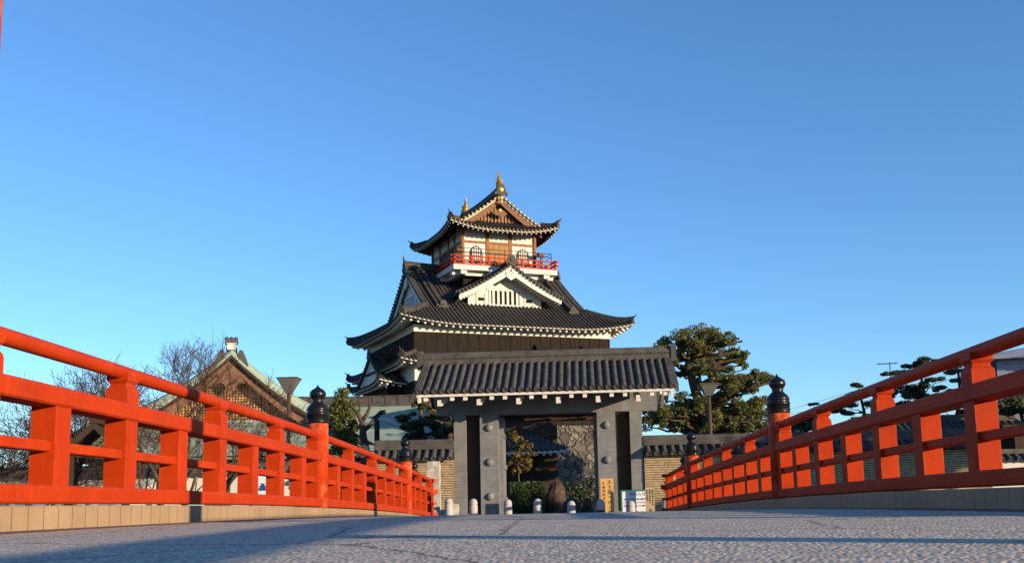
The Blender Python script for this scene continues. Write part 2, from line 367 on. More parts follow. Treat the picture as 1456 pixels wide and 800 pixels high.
def railing(sg, label):
    rt = thing('bridge_railing', label, 'railing', (sg * 3.1, 10, ze(10) + .145), 0, 'red railings of the bridge')
    inv = Matrix.Translation(-Vector(rt.location))
    def fin(m, name):
        m.v = [tuple(inv @ Vector(p)) for p in m.v]; return m.build(name, M['red'], rt)
    y0 = 5.4 if sg < 0 else 4.8; ys = [y0 + (END + .32 - y0) * k / 60 for k in range(61)]
    m = MB(); m.loft([[(sg * 3.1 + .052 * math.cos(a), y, ze(y) + 1.108 + .052 * math.sin(a)) for a in [2 * math.pi * k / 16 for k in range(16)]] for y in ys], True, True); fin(m, 'top_rail')
    ys2 = [y0 + (END + .48 - y0) * k / 60 for k in range(61)]
    m = MB(); sweep(m, csec(3.0, 3.2, .755, .875), ys2, 0, sg); fin(m, 'upper_beam')
    m = MB(); sweep(m, csec(3.05, 3.15, .475, .540, .008), [y0 + (END + .38 - y0) * k / 60 for k in range(61)], 0, sg); fin(m, 'middle_rail')
    # base beam in lengths, with open joints
    k = 0; y = y0
    m = MB()
    while y < END + .1:
        y2 = min(y + 4.386, END + .42); d = .003 if k % 2 else 0
        m.loft([[(sg * (a + d), yy, ze(yy) + b) for a, b in csec(3.004, 3.21, .157, .268, .012)] for yy in [y + .004 + (y2 - y - .008) * j / 6 for j in range(7)]])
        y = y2; k += 1
    fin(m, 'base_beam')
    # posts and struts
    n = 0
    yy = GY[0]
    while yy < END + .05:
        isg = any(abs(yy - g) < .1 for g in GY)
        if isg:
            for e in ((-.23, .23) if yy > 6 else (.23,)):
                m = MB(); z = ze(yy + e); m.box(sg * 3.1 - .08, sg * 3.1 + .08, yy + e - .085, yy + e + .085, z + .26, z + .87); cap(m, sg * 3.1, yy + e, z); fin(m, 'post')
        elif abs(yy - END) > .5 or True:
            m = MB(); z = ze(yy); m.box(sg * 3.1 - .08, sg * 3.1 + .08, yy - .1, yy + .1, z + .26, z + .87); cap(m, sg * 3.1, yy, z); fin(m, 'post')
        ys_ = yy + PITCHP / 2
        if ys_ < END:
            m = MB(); z = ze(ys_); m.box(sg * 3.1 - .08, sg * 3.1 + .08, ys_ - .1, ys_ + .1, z + .26, z + .76); fin(m, 'strut')
        yy += PITCHP
    m = MB(); z = ze(END); m.box(sg * 3.1 - .08, sg * 3.1 + .08, END - .1, END + .1, z + .2, z + .87); cap(m, sg * 3.1, END, z); fin(m, 'post')
    # wing that turns outward at the end of the bridge
    ex, ey = sg * 3.62, END + .72; z = ze(END)
    for nm, z0, z1, hw in (('wing_top_rail', 1.06, 1.15, .045), ('wing_upper_beam', .755, .875, .09), ('wing_middle_rail', .475, .54, .05), ('wing_base_beam', .157, .268, .09)):
        m = MB(); d = Vector((ex - sg * 3.1, ey - END, 0)).normalized(); p = Vector((-d.y, d.x, 0)) * hw
        a = Vector((sg * 3.1, END, 0)) - d * .25; b = Vector((ex, ey, 0))
        m.loft([[c + p + Vector((0, 0, z + z0)), c - p + Vector((0, 0, z + z0)), c - p + Vector((0, 0, z + z1)), c + p + Vector((0, 0, z + z1))] for c in (a, b)]); fin(m, nm)
    m = MB(); y = GY[0] - (.62 if sg > 0 else 0); z = ze(y); m.lathe([(.134, z + .147 - rt.location.z), (.134, z + 3.3 - rt.location.z)], (sg * 3.1 - rt.location.x, y - rt.location.y, 0), 24); tp_ = m.build('tall_end_post', M['red'], rt)
    q = MB(); q.lathe([(.17, z + 3.3 - rt.location.z), (.17, z + 3.42 - rt.location.z), (.12, z + 3.5 - rt.location.z), (.02, z + 3.56 - rt.location.z)], (sg * 3.1 - rt.location.x, y - rt.location.y, 0), 24); q.build('post_cap', M['black'], tp_)
    for g in GY[1:] + [None]:
        x, y = (sg * 3.1, g) if g is not None else (ex, ey)
        b = ze(y) if g is not None else ze(END) - .16
        giboshi(rt, x - rt.location.x, y - rt.location.y, b - rt.location.z)
    return rt
railing(-1, 'sunlit vermilion bridge railing along the left kerb, posts with black onion finials')
railing(1, 'shaded vermilion bridge railing along the right kerb, posts with black onion finials')

# ------------------------------------------------------------------ roof toolkit
def eave_lift(c, d, L, Lw, Dl): return L * max(0, 1 - c / Lw) ** 2.2 * max(0, 1 - d / Dl)
class Hip:
    """tiled roof over the rectangle (u0,v0)-(u1,v1); dm gives how far up the slope each eave position runs"""
    def __init__(s, u0, u1, v0, v1, ze_, a, b, L=.5, Lw=4.5, Dl=6, along=None, gv=None, gw=None, D=None):
        s.__dict__.update(u0=u0, u1=u1, v0=v0, v1=v1, ze=ze_, a=a, b=b, L=L, Lw=Lw, Dl=Dl, along=along, gv=gv, gw=gw, D=D)
    def h(s, d): return s.a * d + s.b * d * d
    def W(s, side): return (s.u1 - s.u0) if side in 'fb' else (s.v1 - s.v0)
    def P(s, side, c_s, d, up=0):
        c = min(c_s, s.W(side) - c_s)
        z = s.ze + s.h(d) + eave_lift(max(c, 0), d, s.L, s.Lw, s.Dl) + up
        if side == 'f': return Vector((s.u0 + c_s, s.v0 + d, z))
        if side == 'b': return Vector((s.u0 + c_s, s.v1 - d, z))
        if side == 'l': return Vector((s.u0 + d, s.v0 + c_s, z))
        return Vector((s.u1 - d, s.v0 + c_s, z))
    def sidev(s, side): return Vector((1, 0, 0)) if side in 'fb' else Vector((0, 1, 0))
    def dmax(s, side, cs):
        c = min(cs, s.W(side) - cs)
        if s.D is not None: return min(c, s.D)
        full = (side in 'fb') == (s.along == 'u')
        if full: return c if c < s.gv else ((s.v1 - s.v0) / 2 if s.along == 'u' else (s.u1 - s.u0) / 2)
        return min(c, s.gw)
    def tiles(s, m, pitch, r, sides='fblr', n=8, step=0):
        for side in sides:
            W = s.W(side); cnt = int(W / pitch); off = (W - cnt * pitch) / 2
            pos = [off + k * pitch for k in range(cnt + 1)]
            full = s.D is None and (side in 'fb') == (s.along == 'u')
            br = [s.gv, W - s.gv] if full else []
            allp = sorted([(p, 0) for p in pos] + [(q - 1e-4, 1) for q in br] + [(q + 1e-4, 2) for q in br] + [(0.001, 0), (W - .001, 0)])
            run = []
            for p, t in allp:
                dm = max(s.dmax(side, p), .001)
                run.append([s.P(side, p, dm * k / n) for k in range(n + 1)])
                if t == 1: m.sheet(run); run = []
            m.sheet(run)
            for p in pos:
                dm = s.dmax(side, p)
                if dm < .12: continue
                k = max(2, int(n * dm / 4) + 2)
                m.roll([s.P(side, p, dm * j / k) for j in range(k + 1)], s.sidev(side), r)
    def hips(s, m, wd=.3, ht=.32, lim=None):
        lim = lim or (s.D if s.D is not None else s.gv)
        for cu, cv, su, sv in ((s.u0, s.v0, 1, 1), (s.u1, s.v0, -1, 1), (s.u0, s.v1, 1, -1), (s.u1, s.v1, -1, -1)):
            n = 8; sd_ = Vector((su, -sv, 0)).normalized() * wd / 2; rings = []
            for k in range(n + 1):
                c = .12 + (lim - .12) * k / n
                z = s.ze + s.h(c) + eave_lift(c, c, s.L, s.Lw, s.Dl)
                e = .16 * max(0, 1 - k / 3) ** 2
                p = Vector((cu + su * c, cv + sv * c, z)); U = Vector((0, 0, 1))
                rings.append([p - sd_ - U * .05, p + sd_ - U * .05, p + sd_ + U * (ht * .75 + e), p + sd_ * .55 + U * (ht + e), p - sd_ * .55 + U * (ht + e), p - sd_ + U * (ht * .75 + e)])
            m.loft(rings)
            # ogre tile at the end
            p = rings[0][0] + sd_; d = Vector((su, sv, 0)).normalized()
            o = p - d * .10
            m.prism([o + sd_.normalized() * x + Vector((0, 0, z)) for x, z in ((-.26, 0), (.26, 0), (.30, .22), (.20, .30), (.13, .52), (0, .60), (-.13, .52), (-.20, .30), (-.30, .22))], d * .16)
            m.tube([o + Vector((0, 0, .5)), o - d * .16 + Vector((0, 0, .60)), o - d * .30 + Vector((0, 0, .74))], [.06, .05, .02], 6)
    def fascia(s, m, h=.13, th=.09, inset=.05, drop=.05, sides='fblr'):
        for side in sides:
            W = s.W(side); n = 26
            cs = [inset + (W - 2 * inset) * k / n for k in range(n + 1)]
            top = [s.P(side, c, inset, -drop) for c in cs]
            inn = {'f': (0, th, 0), 'b': (0, -th, 0), 'l': (th, 0, 0), 'r': (-th, 0, 0)}[side]
            m.strip(top, [p - Vector((0, 0, h)) for p in top], inn)
    def soffit(s, m, depth, drop=.22, sides='fblr'):
        for side in sides:
            W = s.W(side); n = 24; cols = []
            for k in range(n + 1):
                c = .12 + (W - .24) * k / n; dm = min(depth, max(min(c, W - c), .1))
                cols.append([s.P(side, c, .10, -drop), s.P(side, c, max(dm, .11), -drop - s.h(dm) * .35)])
            m.sheet(cols)
    def rafters(s, m, pitch, sz, depth, inset=.16, drop=.20, sides='fblr', ends=None):
        for side in sides:
            W = s.W(side); cnt = int((W - .5) / pitch); off = (W - cnt * pitch) / 2
            for k in range(cnt + 1):
                c = off + k * pitch; dm = min(depth, min(c, W - c))
                if dm < inset + .1: continue
                sv = s.sidev(side) * sz / 2
                def ring(d):
                    p = s.P(side, c, d, -drop); p.z -= s.h(d) * .45
                    return [p - sv - Vector((0, 0, sz)), p + sv - Vector((0, 0, sz)), p + sv, p - sv]
                m.loft([ring(inset + .05), ring(dm)])
                if ends is not None: ends.loft([ring(inset), ring(inset + .055)])
def ridge_bar(m, a, b, wd, ht, lift=.0, n=10, beads=None):
    a, b = Vector(a), Vector(b); d = (b - a).normalized(); sd_ = Vector((-d.y, d.x, 0)) * wd / 2; rings = []
    for k in range(n + 1):
        t = k / n; p = a.lerp(b, t); p.z += lift * abs(2 * t - 1) ** 2.5; U = Vector((0, 0, 1))
        rings.append([p - sd_, p + sd_, p + sd_ * .92 + U * ht * .72, p + sd_ * 1.12 + U * ht * .74, p + sd_ * .9 + U * ht * .9, p + sd_ * .4 + U * ht, p - sd_ * .4 + U * ht, p - sd_ * .9 + U * ht * .9, p - sd_ * 1.12 + U * ht * .74, p - sd_ * .92 + U * ht * .72])
    m.loft(rings)
def onigawara(m, p, d, s=1.0):       # ogre-face end tile, facing d
    p, d = Vector(p), Vector(d).normalized(); sd_ = Vector((-d.y, d.x, 0))
    q = [(-.42, -.12), (-.30, .02), (-.26, .0), (-.2, -.1), (.2, -.1), (.26, .0), (.30, .02), (.42, -.12), (.52, .02), (.50, .16), (.40, .12), (.34, .2), (.32, .42), (.2, .62), (0, .72), (-.2, .62), (-.32, .42), (-.34, .2), (-.40, .12), (-.50, .16), (-.52, .02)]
    m.prism([p + sd_ * x * s + Vector((0, 0, z * s)) for x, z in q], d * .16 * s)
    c = p + d * .16 * s + Vector((0, 0, .3 * s))
    m.loft([[c + d * o * s + (sd_ * math.cos(2 * math.pi * k / 12) + Vector((0, 0, 1)) * math.sin(2 * math.pi * k / 12)) * r * s for k in range(12)] for o, r in ((-.02, .17), (.05, .16), (.07, .10))])

def gable_end(hip, side, root, dz, wallm, bargem, discm, tilem, bh=.45, slat=None, pend=None, wd=.3, vh=.22, edge=None, vth=.03, dr=.125):
    """gable wall, barge boards, verge tiles of one gable of a hip-and-gable roof"""
    H = (hip.v1 - hip.v0) / 2 if hip.along == 'u' else (hip.u1 - hip.u0) / 2
    uc, vc = (hip.u0 + hip.u1) / 2, (hip.v0 + hip.v1) / 2
    inward = {'l': Vector((1, 0, 0)), 'r': Vector((-1, 0, 0)), 'f': Vector((0, 1, 0)), 'b': Vector((0, -1, 0))}[side]
    def pt(t, off, up=0):
        d = H * (1 - abs(t)); z = hip.ze + hip.h(d) + up
        if side == 'l': return Vector((hip.u0 + off, vc + t * H, z))
        if side == 'r': return Vector((hip.u1 - off, vc - t * H, z))
        if side == 'f': return Vector((uc + t * H, hip.v0 + off, z))
        return Vector((uc - t * H, hip.v1 - off, z))
    gv, gw = hip.gv, hip.gw
    tw = 1 - (gw - .1) / H
    N = 24; ts = [-tw + 2 * tw * k / N for k in range(N + 1)]
    zb = hip.ze + hip.h(gw) - .15
    m = MB()
    top = [pt(t, gw, -.12) for t in ts]; bot = [Vector((p.x, p.y, min(p.z, zb))) for p in top]
    m.strip(top, bot, inward * .2)
    wall = m.build('gable_wall', wallm, root, (0, 0, dz))
    if slat:
        q = MB()
        for k in range(int(2 * H * .8 / .3)):
            t = (k * .3 - H * .8) / H
            if abs(t) > tw - .22: continue
            p = pt(t, gw - .05, -.5)
            if p.z - zb < .3: continue
            q.loft([[p + Vector((0, 0, z - p.z)) + a for a in ((hip_sd(side) * -.04), (hip_sd(side) * .04), (hip_sd(side) * .04 - inward * .05), (hip_sd(side) * -.04 - inward * .05))] for z in (zb + .12, p.z)])
        q.build('gable_batten', slat, wall)
    te = 1 - (gv * .9) / H
    ts2 = [-te + 2 * te * k / 30 for k in range(31)]
    for half, nm in ((ts2[:16], 'barge_board'), (ts2[15:], 'barge_board')):
        m = MB(); m.strip([pt(t, gv + .10, -.06) for t in half], [pt(t, gv + .10, -.06 - bh * (1 + .25 * abs(t))) for t in half], inward * .12)
        m.build(nm, bargem, root, (0, 0, dz))
        if edge:
            m = MB(); m.strip([pt(t, gv + .03, -.04) for t in half], [pt(t, gv + .03, -.15) for t in half], inward * .1); m.build('barge_edge', edge, root, (0, 0, dz))
    # verge: tile courses, descending ridge
    m = MB()
    for half in (ts2[:16], ts2[15:]):
        m.loft([[pt(t, gv - .06, -vth), pt(t, gv + .34, -vth), pt(t, gv + .34, vh * .5), pt(t, gv - .06, vh * .5)] for t in half])
        m.loft([[pt(t, gv + .75, -.03), pt(t, gv + 1.02, -.03), pt(t, gv + 1.0, vh * 1.6), pt(t, gv + .77, vh * 1.6)] for t in half])
    m.build('verge_tiles', tilem, root, (0, 0, dz))
    m = MB(); sd_ = hip_sd(side)
    L = H * 2 * te * 1.12; cnt = int(L / .36)
    for k in range(cnt + 1):
        t = -te + 2 * te * k / cnt
        c = pt(t, gv - .04, vh * .28)
        m.loft([[c - inward * o + (sd_ * math.cos(2 * math.pi * j / 10) + Vector((0, 0, 1)) * math.sin(2 * math.pi * j / 10)) * r for j in range(10)] for o, r in ((0, dr), (.09, dr), (.11, dr * .6))])
    m.build('verge_end_disc', discm, root, (0, 0, dz))['kind'] = 'stuff'
    if pend:
        p = pt(0, gv - .02, -bh - .15); m = MB()
        m.prism([p + sd_ * x + Vector((0, 0, z)) for x, z in ((-.16, .12), (.16, .12), (.34, .02), (.42, -.18), (.30, -.30), (.36, -.46), (.16, -.62), (0, -.78), (-.16, -.62), (-.36, -.46), (-.30, -.30), (-.42, -.18), (-.34, .02))], inward * .1)
        m.build('gable_pendant', pend, root, (0, 0, dz))
    return pt
def hip_sd(side): return Vector((0, 1, 0)) if side in 'lr' else Vector((1, 0, 0))

# ------------------------------------------------------------------ castle keep
CK = thing('castle_keep', 'tall white and dark timber castle keep with stacked tiled roofs and a red balcony', 'castle', (-9.86, 78, G), R(24))
def cp(m, name, mt, parent=None): return m.build(name, mt, parent or CK, (0, 0, 0) if parent else (0, 0, -G))
UW, VD = 16.45, 14.0
# stone base
m = MB(); 
def sbase(o, z): return [(-o, -o, z), (UW + o, -o, z), (UW + o, VD + o, z), (-o, VD + o, z)]
m.loft([sbase(.15 + 2.1 * (1 - t) ** 1.7, -1 + 6.2 * t) for t in [k / 8 for k in range(9)]])
st = bpy.data.materials.new('fitted_stone_wall'); st.use_nodes = True
n = st.node_tree; b = n.nodes['Principled BSDF']; b.inputs['Roughness'].default_value = .9
tc = n.nodes.new('ShaderNodeTexCoord'); ns = n.nodes.new('ShaderNodeTexNoise'); ns.inputs['Scale'].default_value = 1.7
n.links.new(tc.outputs['Object'], ns.inputs['Vector'])
mx = n.nodes.new('ShaderNodeMix'); mx.data_type = 'VECTOR'; mx.inputs[0].default_value = .5
n.links.new(tc.outputs['Object'], mx.inputs[4]); n.links.new(ns.outputs['Color'], mx.inputs[5])
vo = n.nodes.new('ShaderNodeTexVoronoi'); vo.inputs['Scale'].default_value = 2.1; n.links.new(mx.outputs[1], vo.inputs['Vector'])
ve = n.nodes.new('ShaderNodeTexVoronoi'); ve.feature = 'DISTANCE_TO_EDGE'; ve.inputs['Scale'].default_value = 2.1; n.links.new(mx.outputs[1], ve.inputs['Vector'])
sx = n.nodes.new('ShaderNodeSeparateColor'); n.links.new(vo.outputs['Color'], sx.inputs[0])
rp = n.nodes.new('ShaderNodeValToRGB'); rp.color_ramp.elements[0].color = (.045, .040, .033, 1); rp.color_ramp.elements[1].color = (.15, .132, .105, 1)
n.links.new(sx.outputs[0], rp.inputs[0])
edge = mth(n, 'LESS_THAN', ve.outputs['Distance'], .022)
m2 = n.nodes.new('ShaderNodeMix'); m2.data_type = 'RGBA'; n.links.new(edge, m2.inputs[0]); n.links.new(rp.outputs[0], m2.inputs[6]); m2.inputs[7].default_value = (.035, .03, .025, 1)
n.links.new(m2.outputs[2], b.inputs['Base Color'])
mr = n.nodes.new('ShaderNodeMapRange'); mr.inputs[2].default_value = .16; n.links.new(ve.outputs['Distance'], mr.inputs[0])
bp = n.nodes.new('ShaderNodeBump'); bp.inputs['Distance'].default_value = .25; bp.inputs['Strength'].default_value = .9
n.links.new(mr.outputs[0], bp.inputs['Height']); n.links.new(bp.outputs[0], b.inputs['Normal'])
M['stonewall'] = st
cp(m, 'stone_base', st)
# body walls
m = MB(); m.box(0, UW, 0, VD, 5.2, 8.5); m.box(.002, UW - .002, .002, VD - .002, 10.3, 12.2); cp(m, 'boarded_wall', M['boards'])
m = MB(); m.box(.03, UW - .03, .03, VD - .03, 8.5, 10.3); m.box(-.05, UW + .05, -.05, VD + .05, 12.2, 12.75); cp(m, 'plaster_wall', M['white'])
m = MB()
for k in range(20):
    u = .02 + (UW - .12) * k / 19; m.box(u, u + .08, -.035, 0, 10.3, 12.2); m.box(u, u + .08, -.037, -.002, 5.2, 8.5)
for k in range(17):
    v = .02 + (VD - .12) * k / 16; m.box(-.035, 0, v, v + .08, 10.3, 12.2)
for z in (10.9,): m.box(0, UW, -.02, 0, z, z + .05)
cp(m, 'wall_batten', M['boards'])
for u in (10.3, 14.3):                      # propped top-hung shutters
    m = MB(); m.box(u - .45, u + .45, -.045, .0, 10.55, 11.5); w_ = cp(m, 'window', M['void'])
    m = MB(); m.loft([[(u - .5, -.06, 11.55), (u + .5, -.06, 11.55), (u + .5, -.06, 11.48), (u - .5, -.06, 11.48)], [(u - .5, -.75, 10.85), (u + .5, -.75, 10.85), (u + .5, -.78, 10.78), (u - .5, -.78, 10.78)]]); cp(m, 'shutter', M['boards'], w_)
    m = MB(); m.box(u - .2, u - .1, -.09, -.046, 10.55, 11.2); m.box(u + .12, u + .2, -.09, -.046, 10.55, 11.2); m.box(u - .3, u + .35, -.14, -.06, 10.5, 10.58); cp(m, 'window_bar', M['white'], w_)
# low skirt roof
SK = Hip(-1.5, UW + 1.5, -1.5, VD + 1.5, 9.72, .48, .06, L=.38, Lw=3.5, Dl=3, D=1.55)
m = MB(); SK.tiles(m, .34, .10, n=4); SK.hips(m, .3, .26); skirt = cp(m, 'skirt_roof', M['tile2'])
m = MB(); SK.fascia(m, .09); SK.soffit(m, 1.5, drop=.16); SK.rafters(m, .55, .14, 1.5, inset=.28, drop=.25); cp(m, 'eaves', M['white'], skirt)
# main hip-and-gable roof
MR = Hip(-1.5, UW + 1.5, -1.5, VD + 1.5, 12.72, .551, .014, L=.62, Lw=5.5, Dl=5, along='u', gv=2.9, gw=3.35)
m = MB(); MR.tiles(m, .34, .10, n=10); MR.hips(m, .36, .36); main = cp(m, 'main_roof', M['tile2'])
m = MB(); MR.fascia(m, .09, .1); MR.soffit(m, 1.6, drop=.16); MR.rafters(m, .55, .15, 1.5, inset=.28, drop=.25); cp(m, 'eaves', M['white'], main)
zr = 12.72 + MR.h(8.5)
m = MB(); ridge_bar(m, (MR.u0 + 2.9, 7, zr - .1), (MR.u1 - 2.9, 7, zr - .1), .5, .65, .2)
onigawara(m, (MR.u0 + 2.92, 7, zr), (-1, 0, 0), 1.1); onigawara(m, (MR.u1 - 2.92, 7, zr), (1, 0, 0), 1.1)
m.tube([(MR.u0 + 2.9, 7, zr + .6), (MR.u0 + 2.75, 7, zr + .85), (MR.u0 + 2.7, 7, zr + 1.15)], [.12, .09, .03], 6)
cp(m, 'ridge', M['tile2'], main)
for sd_ in 'lr': gable_end(MR, sd_, CK, -G, M['white'], M['white'], M['tile2'], M['tile2'], .75, None, M['white'], vth=.3)
m = MB()                                    # framing on the left gable
for a in (5.4, 8.2): m.box(MR.u0 + 3.28, MR.u0 + 3.348, a, a + .3, 15.0, 16.1)
m.box(MR.u0 + 3.27, MR.u0 + 3.348, 5.2, 8.7, 16.1, 16.3); cp(m, 'gable_framing', M['white'])
m = MB(); m.box(MR.u0 + 3.31, MR.u0 + 3.348, 5.75, 8.15, 15.0, 16.05); cp(m, 'gable_shutter', M['greywall'])
# descending ridges on the front slope
for sd_ in ('f', 'b'):
    for c0 in (MR.gv + 1.3, MR.W('f') - MR.gv - 1.3):
        m = MB(); pts = [MR.P(sd_, c0, 2.6 + (8.3 - 2.6) * k / 8) for k in range(9)]
        m.loft([[p + Vector((-.17, 0, -.03)), p + Vector((.17, 0, -.03)), p + Vector((.17, 0, .38)), p + Vector((-.17, 0, .38))] for p in pts])
        onigawara(m, pts[0] + Vector((0, 0, .1)), (0, -1 if sd_ == 'f' else 1, 0), .8); cp(m, 'descending_ridge', M['tile2'], main)

# front dormer gable
DU, DV, DH = 8.2, .55, 4.35                 # centre, face, half width
def dz_(t): x = 1 - abs(t); return 15.4 + 1.9 * x + .62 * x * x      # surface of the dormer roof
def vend(z):                                 # where the main roof reaches height z
    lo, hi = 0, 8.5
    for _ in range(30):
        mid = (lo + hi) / 2
        if 12.72 + MR.h(mid) < z: lo = mid
        else: hi = mid
    return MR.v0 + lo
m = MB()
for sg in (-1, 1):
    cols = []
    for k in range(17):
        t = sg * (1 - k / 16); z = dz_(t)
        v1 = max(vend(z) + .15, DV + .02); cols.append([(DU + t * DH, DV + (v1 - DV) * j / 6, z) for j in range(7)])
    m.sheet(cols)
    for k in range(18):
        v = DV + .2 + k * .34
        tmin = 0.0
        ts = [1 - j / 14 for j in range(15)]
        pts = [(DU + sg * t * DH, v, dz_(t)) for t in ts if vend(dz_(t)) > v - .05]
        if len(pts) > 2: m.roll(pts, (0, 1, 0), .085)
dorm = cp(m, 'dormer_roof', M['tile2'])
m = MB(); zt = dz_(0)
ridge_bar(m, (DU, DV - .05, zt - .05), (DU, vend(zt + .1) + .3, zt - .05), .4, .5)
onigawara(m, (DU, DV - .02, zt + .12), (0, -1, 0), 1.0); cp(m, 'dormer_ridge', M['tile2'], dorm)
ts = [-1 + 2 * k / 40 for k in range(41)]
def dp(t, v, up): return Vector((DU + t * DH, v, dz_(t) + up))
m = MB()
for hf in (ts[:21], ts[20:]):
    m.loft([[dp(t, DV - .08, -.02), dp(t, DV + .3, -.02), dp(t, DV + .3, .13), dp(t, DV - .08, .13)] for t in hf])
    m.loft([[dp(t, DV + .9, -.02), dp(t, DV + 1.2, -.02), dp(t, DV + 1.18, .36), dp(t, DV + .92, .36)] for t in hf])
cp(m, 'verge_tiles', M['tile2'], dorm)
m = MB()
for k in range(31):
    t = -1 + 2 * k / 30; c = dp(t, DV - .06, .05)
    m.loft([[c + Vector((math.cos(2 * math.pi * j / 10) * r, -o, math.sin(2 * math.pi * j / 10) * r)) for j in range(10)] for o, r in ((0, .125), (.09, .125), (.11, .08))])
cp(m, 'verge_end_disc', M['tile2'], dorm)['kind'] = 'stuff'
for hf in (ts[:21], ts[20:]):
    m = MB(); m.strip([dp(t, DV + .10, -.10) for t in hf], [dp(t, DV + .10, -.70 + .28 * abs(t)) for t in hf], (0, .13, 0)); cp(m, 'barge_board', M['white'])
    m = MB(); m.strip([dp(t, DV + .02, -.03) for t in hf], [dp(t, DV + .02, -.12) for t in hf], (0, .12, 0)); cp(m, 'barge_edge', M['white'])
m = MB(); m.sheet([[dp(t, DV + .23, -.40), dp(t, 2.05, -.36)] for t in ts])
for k in range(15):
    for sg in (-1, 1):
        t = sg * (.12 + .84 * k / 14); m.box(DU + t * DH - .06, DU + t * DH + .06, DV + .24, 2.0, dz_(t) - .52, dz_(t) - .395)
cp(m, 'dormer_soffit', M['white'], dorm)
m = MB(); tw = 3.15 / DH; t3 = [-tw + 2 * tw * k / 24 for k in range(25)]
m.strip([dp(t, 2.0, -.3) for t in t3], [Vector((DU + t * DH, 2.0, 14.7)) for t in t3], (0, .2, 0)); pan = cp(m, 'dormer_wall', M['white'])
m = MB()
m.box(DU - 1.38, DU - 1.22, 1.93, 2.0, 14.95, 16.06); m.box(DU + 1.22, DU + 1.38, 1.93, 2.0, 14.95, 16.06)
m.box(DU - 1.6, DU + 1.6, 1.92, 2.0, 16.06, 16.2); m.box(DU - 1.4, DU + 1.4, 1.92, 2.0, 14.82, 14.95)
for sg in (-1, 1):
    c = DU + sg * 2.06; m.box(c - .42, c + .42, 1.92, 2.0, 15.68, 15.76); m.box(c - .42, c - .3, 1.93, 2.0, 14.85, 15.68); m.box(c + .3, c + .42, 1.93, 2.0, 14.85, 15.68); m.box(c - .3, c + .3, 1.94, 2.0, 15.47, 15.53); m.box(c - .3, c + .3, 1.94, 2.0, 15.1, 15.15)
cp(m, 'wall_framing', M['white'], pan)
m = MB(); m.box(DU - 1.22, DU + 1.22, 1.97, 2.01, 14.95, 16.06); wn = cp(m, 'slatted_window', M['void'])
for k in range(6):
    u = DU - 1.22 + 2.44 * (k + .5) / 6; m = MB(); m.box(u - .10, u + .10, 1.90, 1.968, 14.955, 16.055); cp(m, 'slat', M['white'], wn)
for sg in (-1, 1):
    c = DU + sg * 2.06; m = MB(); m.box(c - .24, c + .24, 1.975, 2.01, 15.2, 15.44); cp(m, 'loophole', M['void'])
m = MB(); p = Vector((DU, DV + .03, dz_(0) - .52))
m.prism([p + Vector((x, 0, z)) for x, z in ((-.15, .2), (.15, .2), (.3, .06), (.46, .0), (.44, -.28), (.34, -.5), (.14, -.62), (0, -.72), (-.14, -.62), (-.34, -.5), (-.44, -.28), (-.46, 0), (-.3, .06))], Vector((0, .12, 0)))
pn = cp(m, 'gable_pendant', M['white'])
m = MB()
for x, z, r in ((0, .06, .085), (-.1, -.1, .035), (.1, -.1, .035), (0, -.3, .045), (.3, -.12, .03), (-.3, -.12, .03)):
    m.loft([[p + Vector((x + r * math.cos(2 * math.pi * k / 8), o, z + r * math.sin(2 * math.pi * k / 8))) for k in range(8)] for o in (-.006, .02)])
cp(m, 'pendant_boss', M['void'], pn)

# top floor
TU0, TU1, TV0, TV1 = 5.05, 11.35, 3.15, 10.85
m = MB(); m.box(TU0, TU1, TV0, TV1, 17.7, 21.6); top = cp(m, 'upper_wall', M['white'])
m = MB(); m.box(TU0 + .05, TU1 - .05, TV0 + .05, TV1 - .05, 15.5, 17.7); cp(m, 'lower_boarding', M['boards'])
m = MB()
for u in (5.05, 7.2, 9.2, 11.35):
    for v in (TV0, TV1): m.box(u - .15, u + .15, v - .07, v + .07, 18.0, 21.3)
for v in (3.15, 5.0, 6.6, 8.9, 10.85):
    for u in (TU0, TU1): m.box(u - .072, u + .072, v - .14, v + .14, 18.0, 21.3)
for z in (20.12,):
    m.box(TU0 - .05, TU1 + .05, TV0 - .055, TV0, z, z + .2); m.box(TU0 - .055, TU0, TV0, TV1, z, z + .2)
    m.box(TU0 - .05, TU1 + .05, TV1, TV1 + .055, z, z + .2); m.box(TU1, TU1 + .055, TV0, TV1, z, z + .2)
cp(m, 'timber_frame', M['wood'], top)
for a, b_ in ((7.36, 8.19), (8.22, 9.04)):
    m = MB(); m.box(a, b_, TV0 - .035, TV0, 18.1, 20.1)
    for k in range(22): m.box(a + .05, b_ - .05, TV0 - .055, TV0 - .036, 18.2 + k * .085, 18.24 + k * .085)
    cp(m, 'door', M['woodlt'])
m = MB(); m.box(TU0 - .035, TU0, 5.15, 6.45, 18.1, 20.1); m.box(TU0 - .035, TU0, 6.75, 8.75, 18.1, 20.1); cp(m, 'side_door', M['darkwood'])
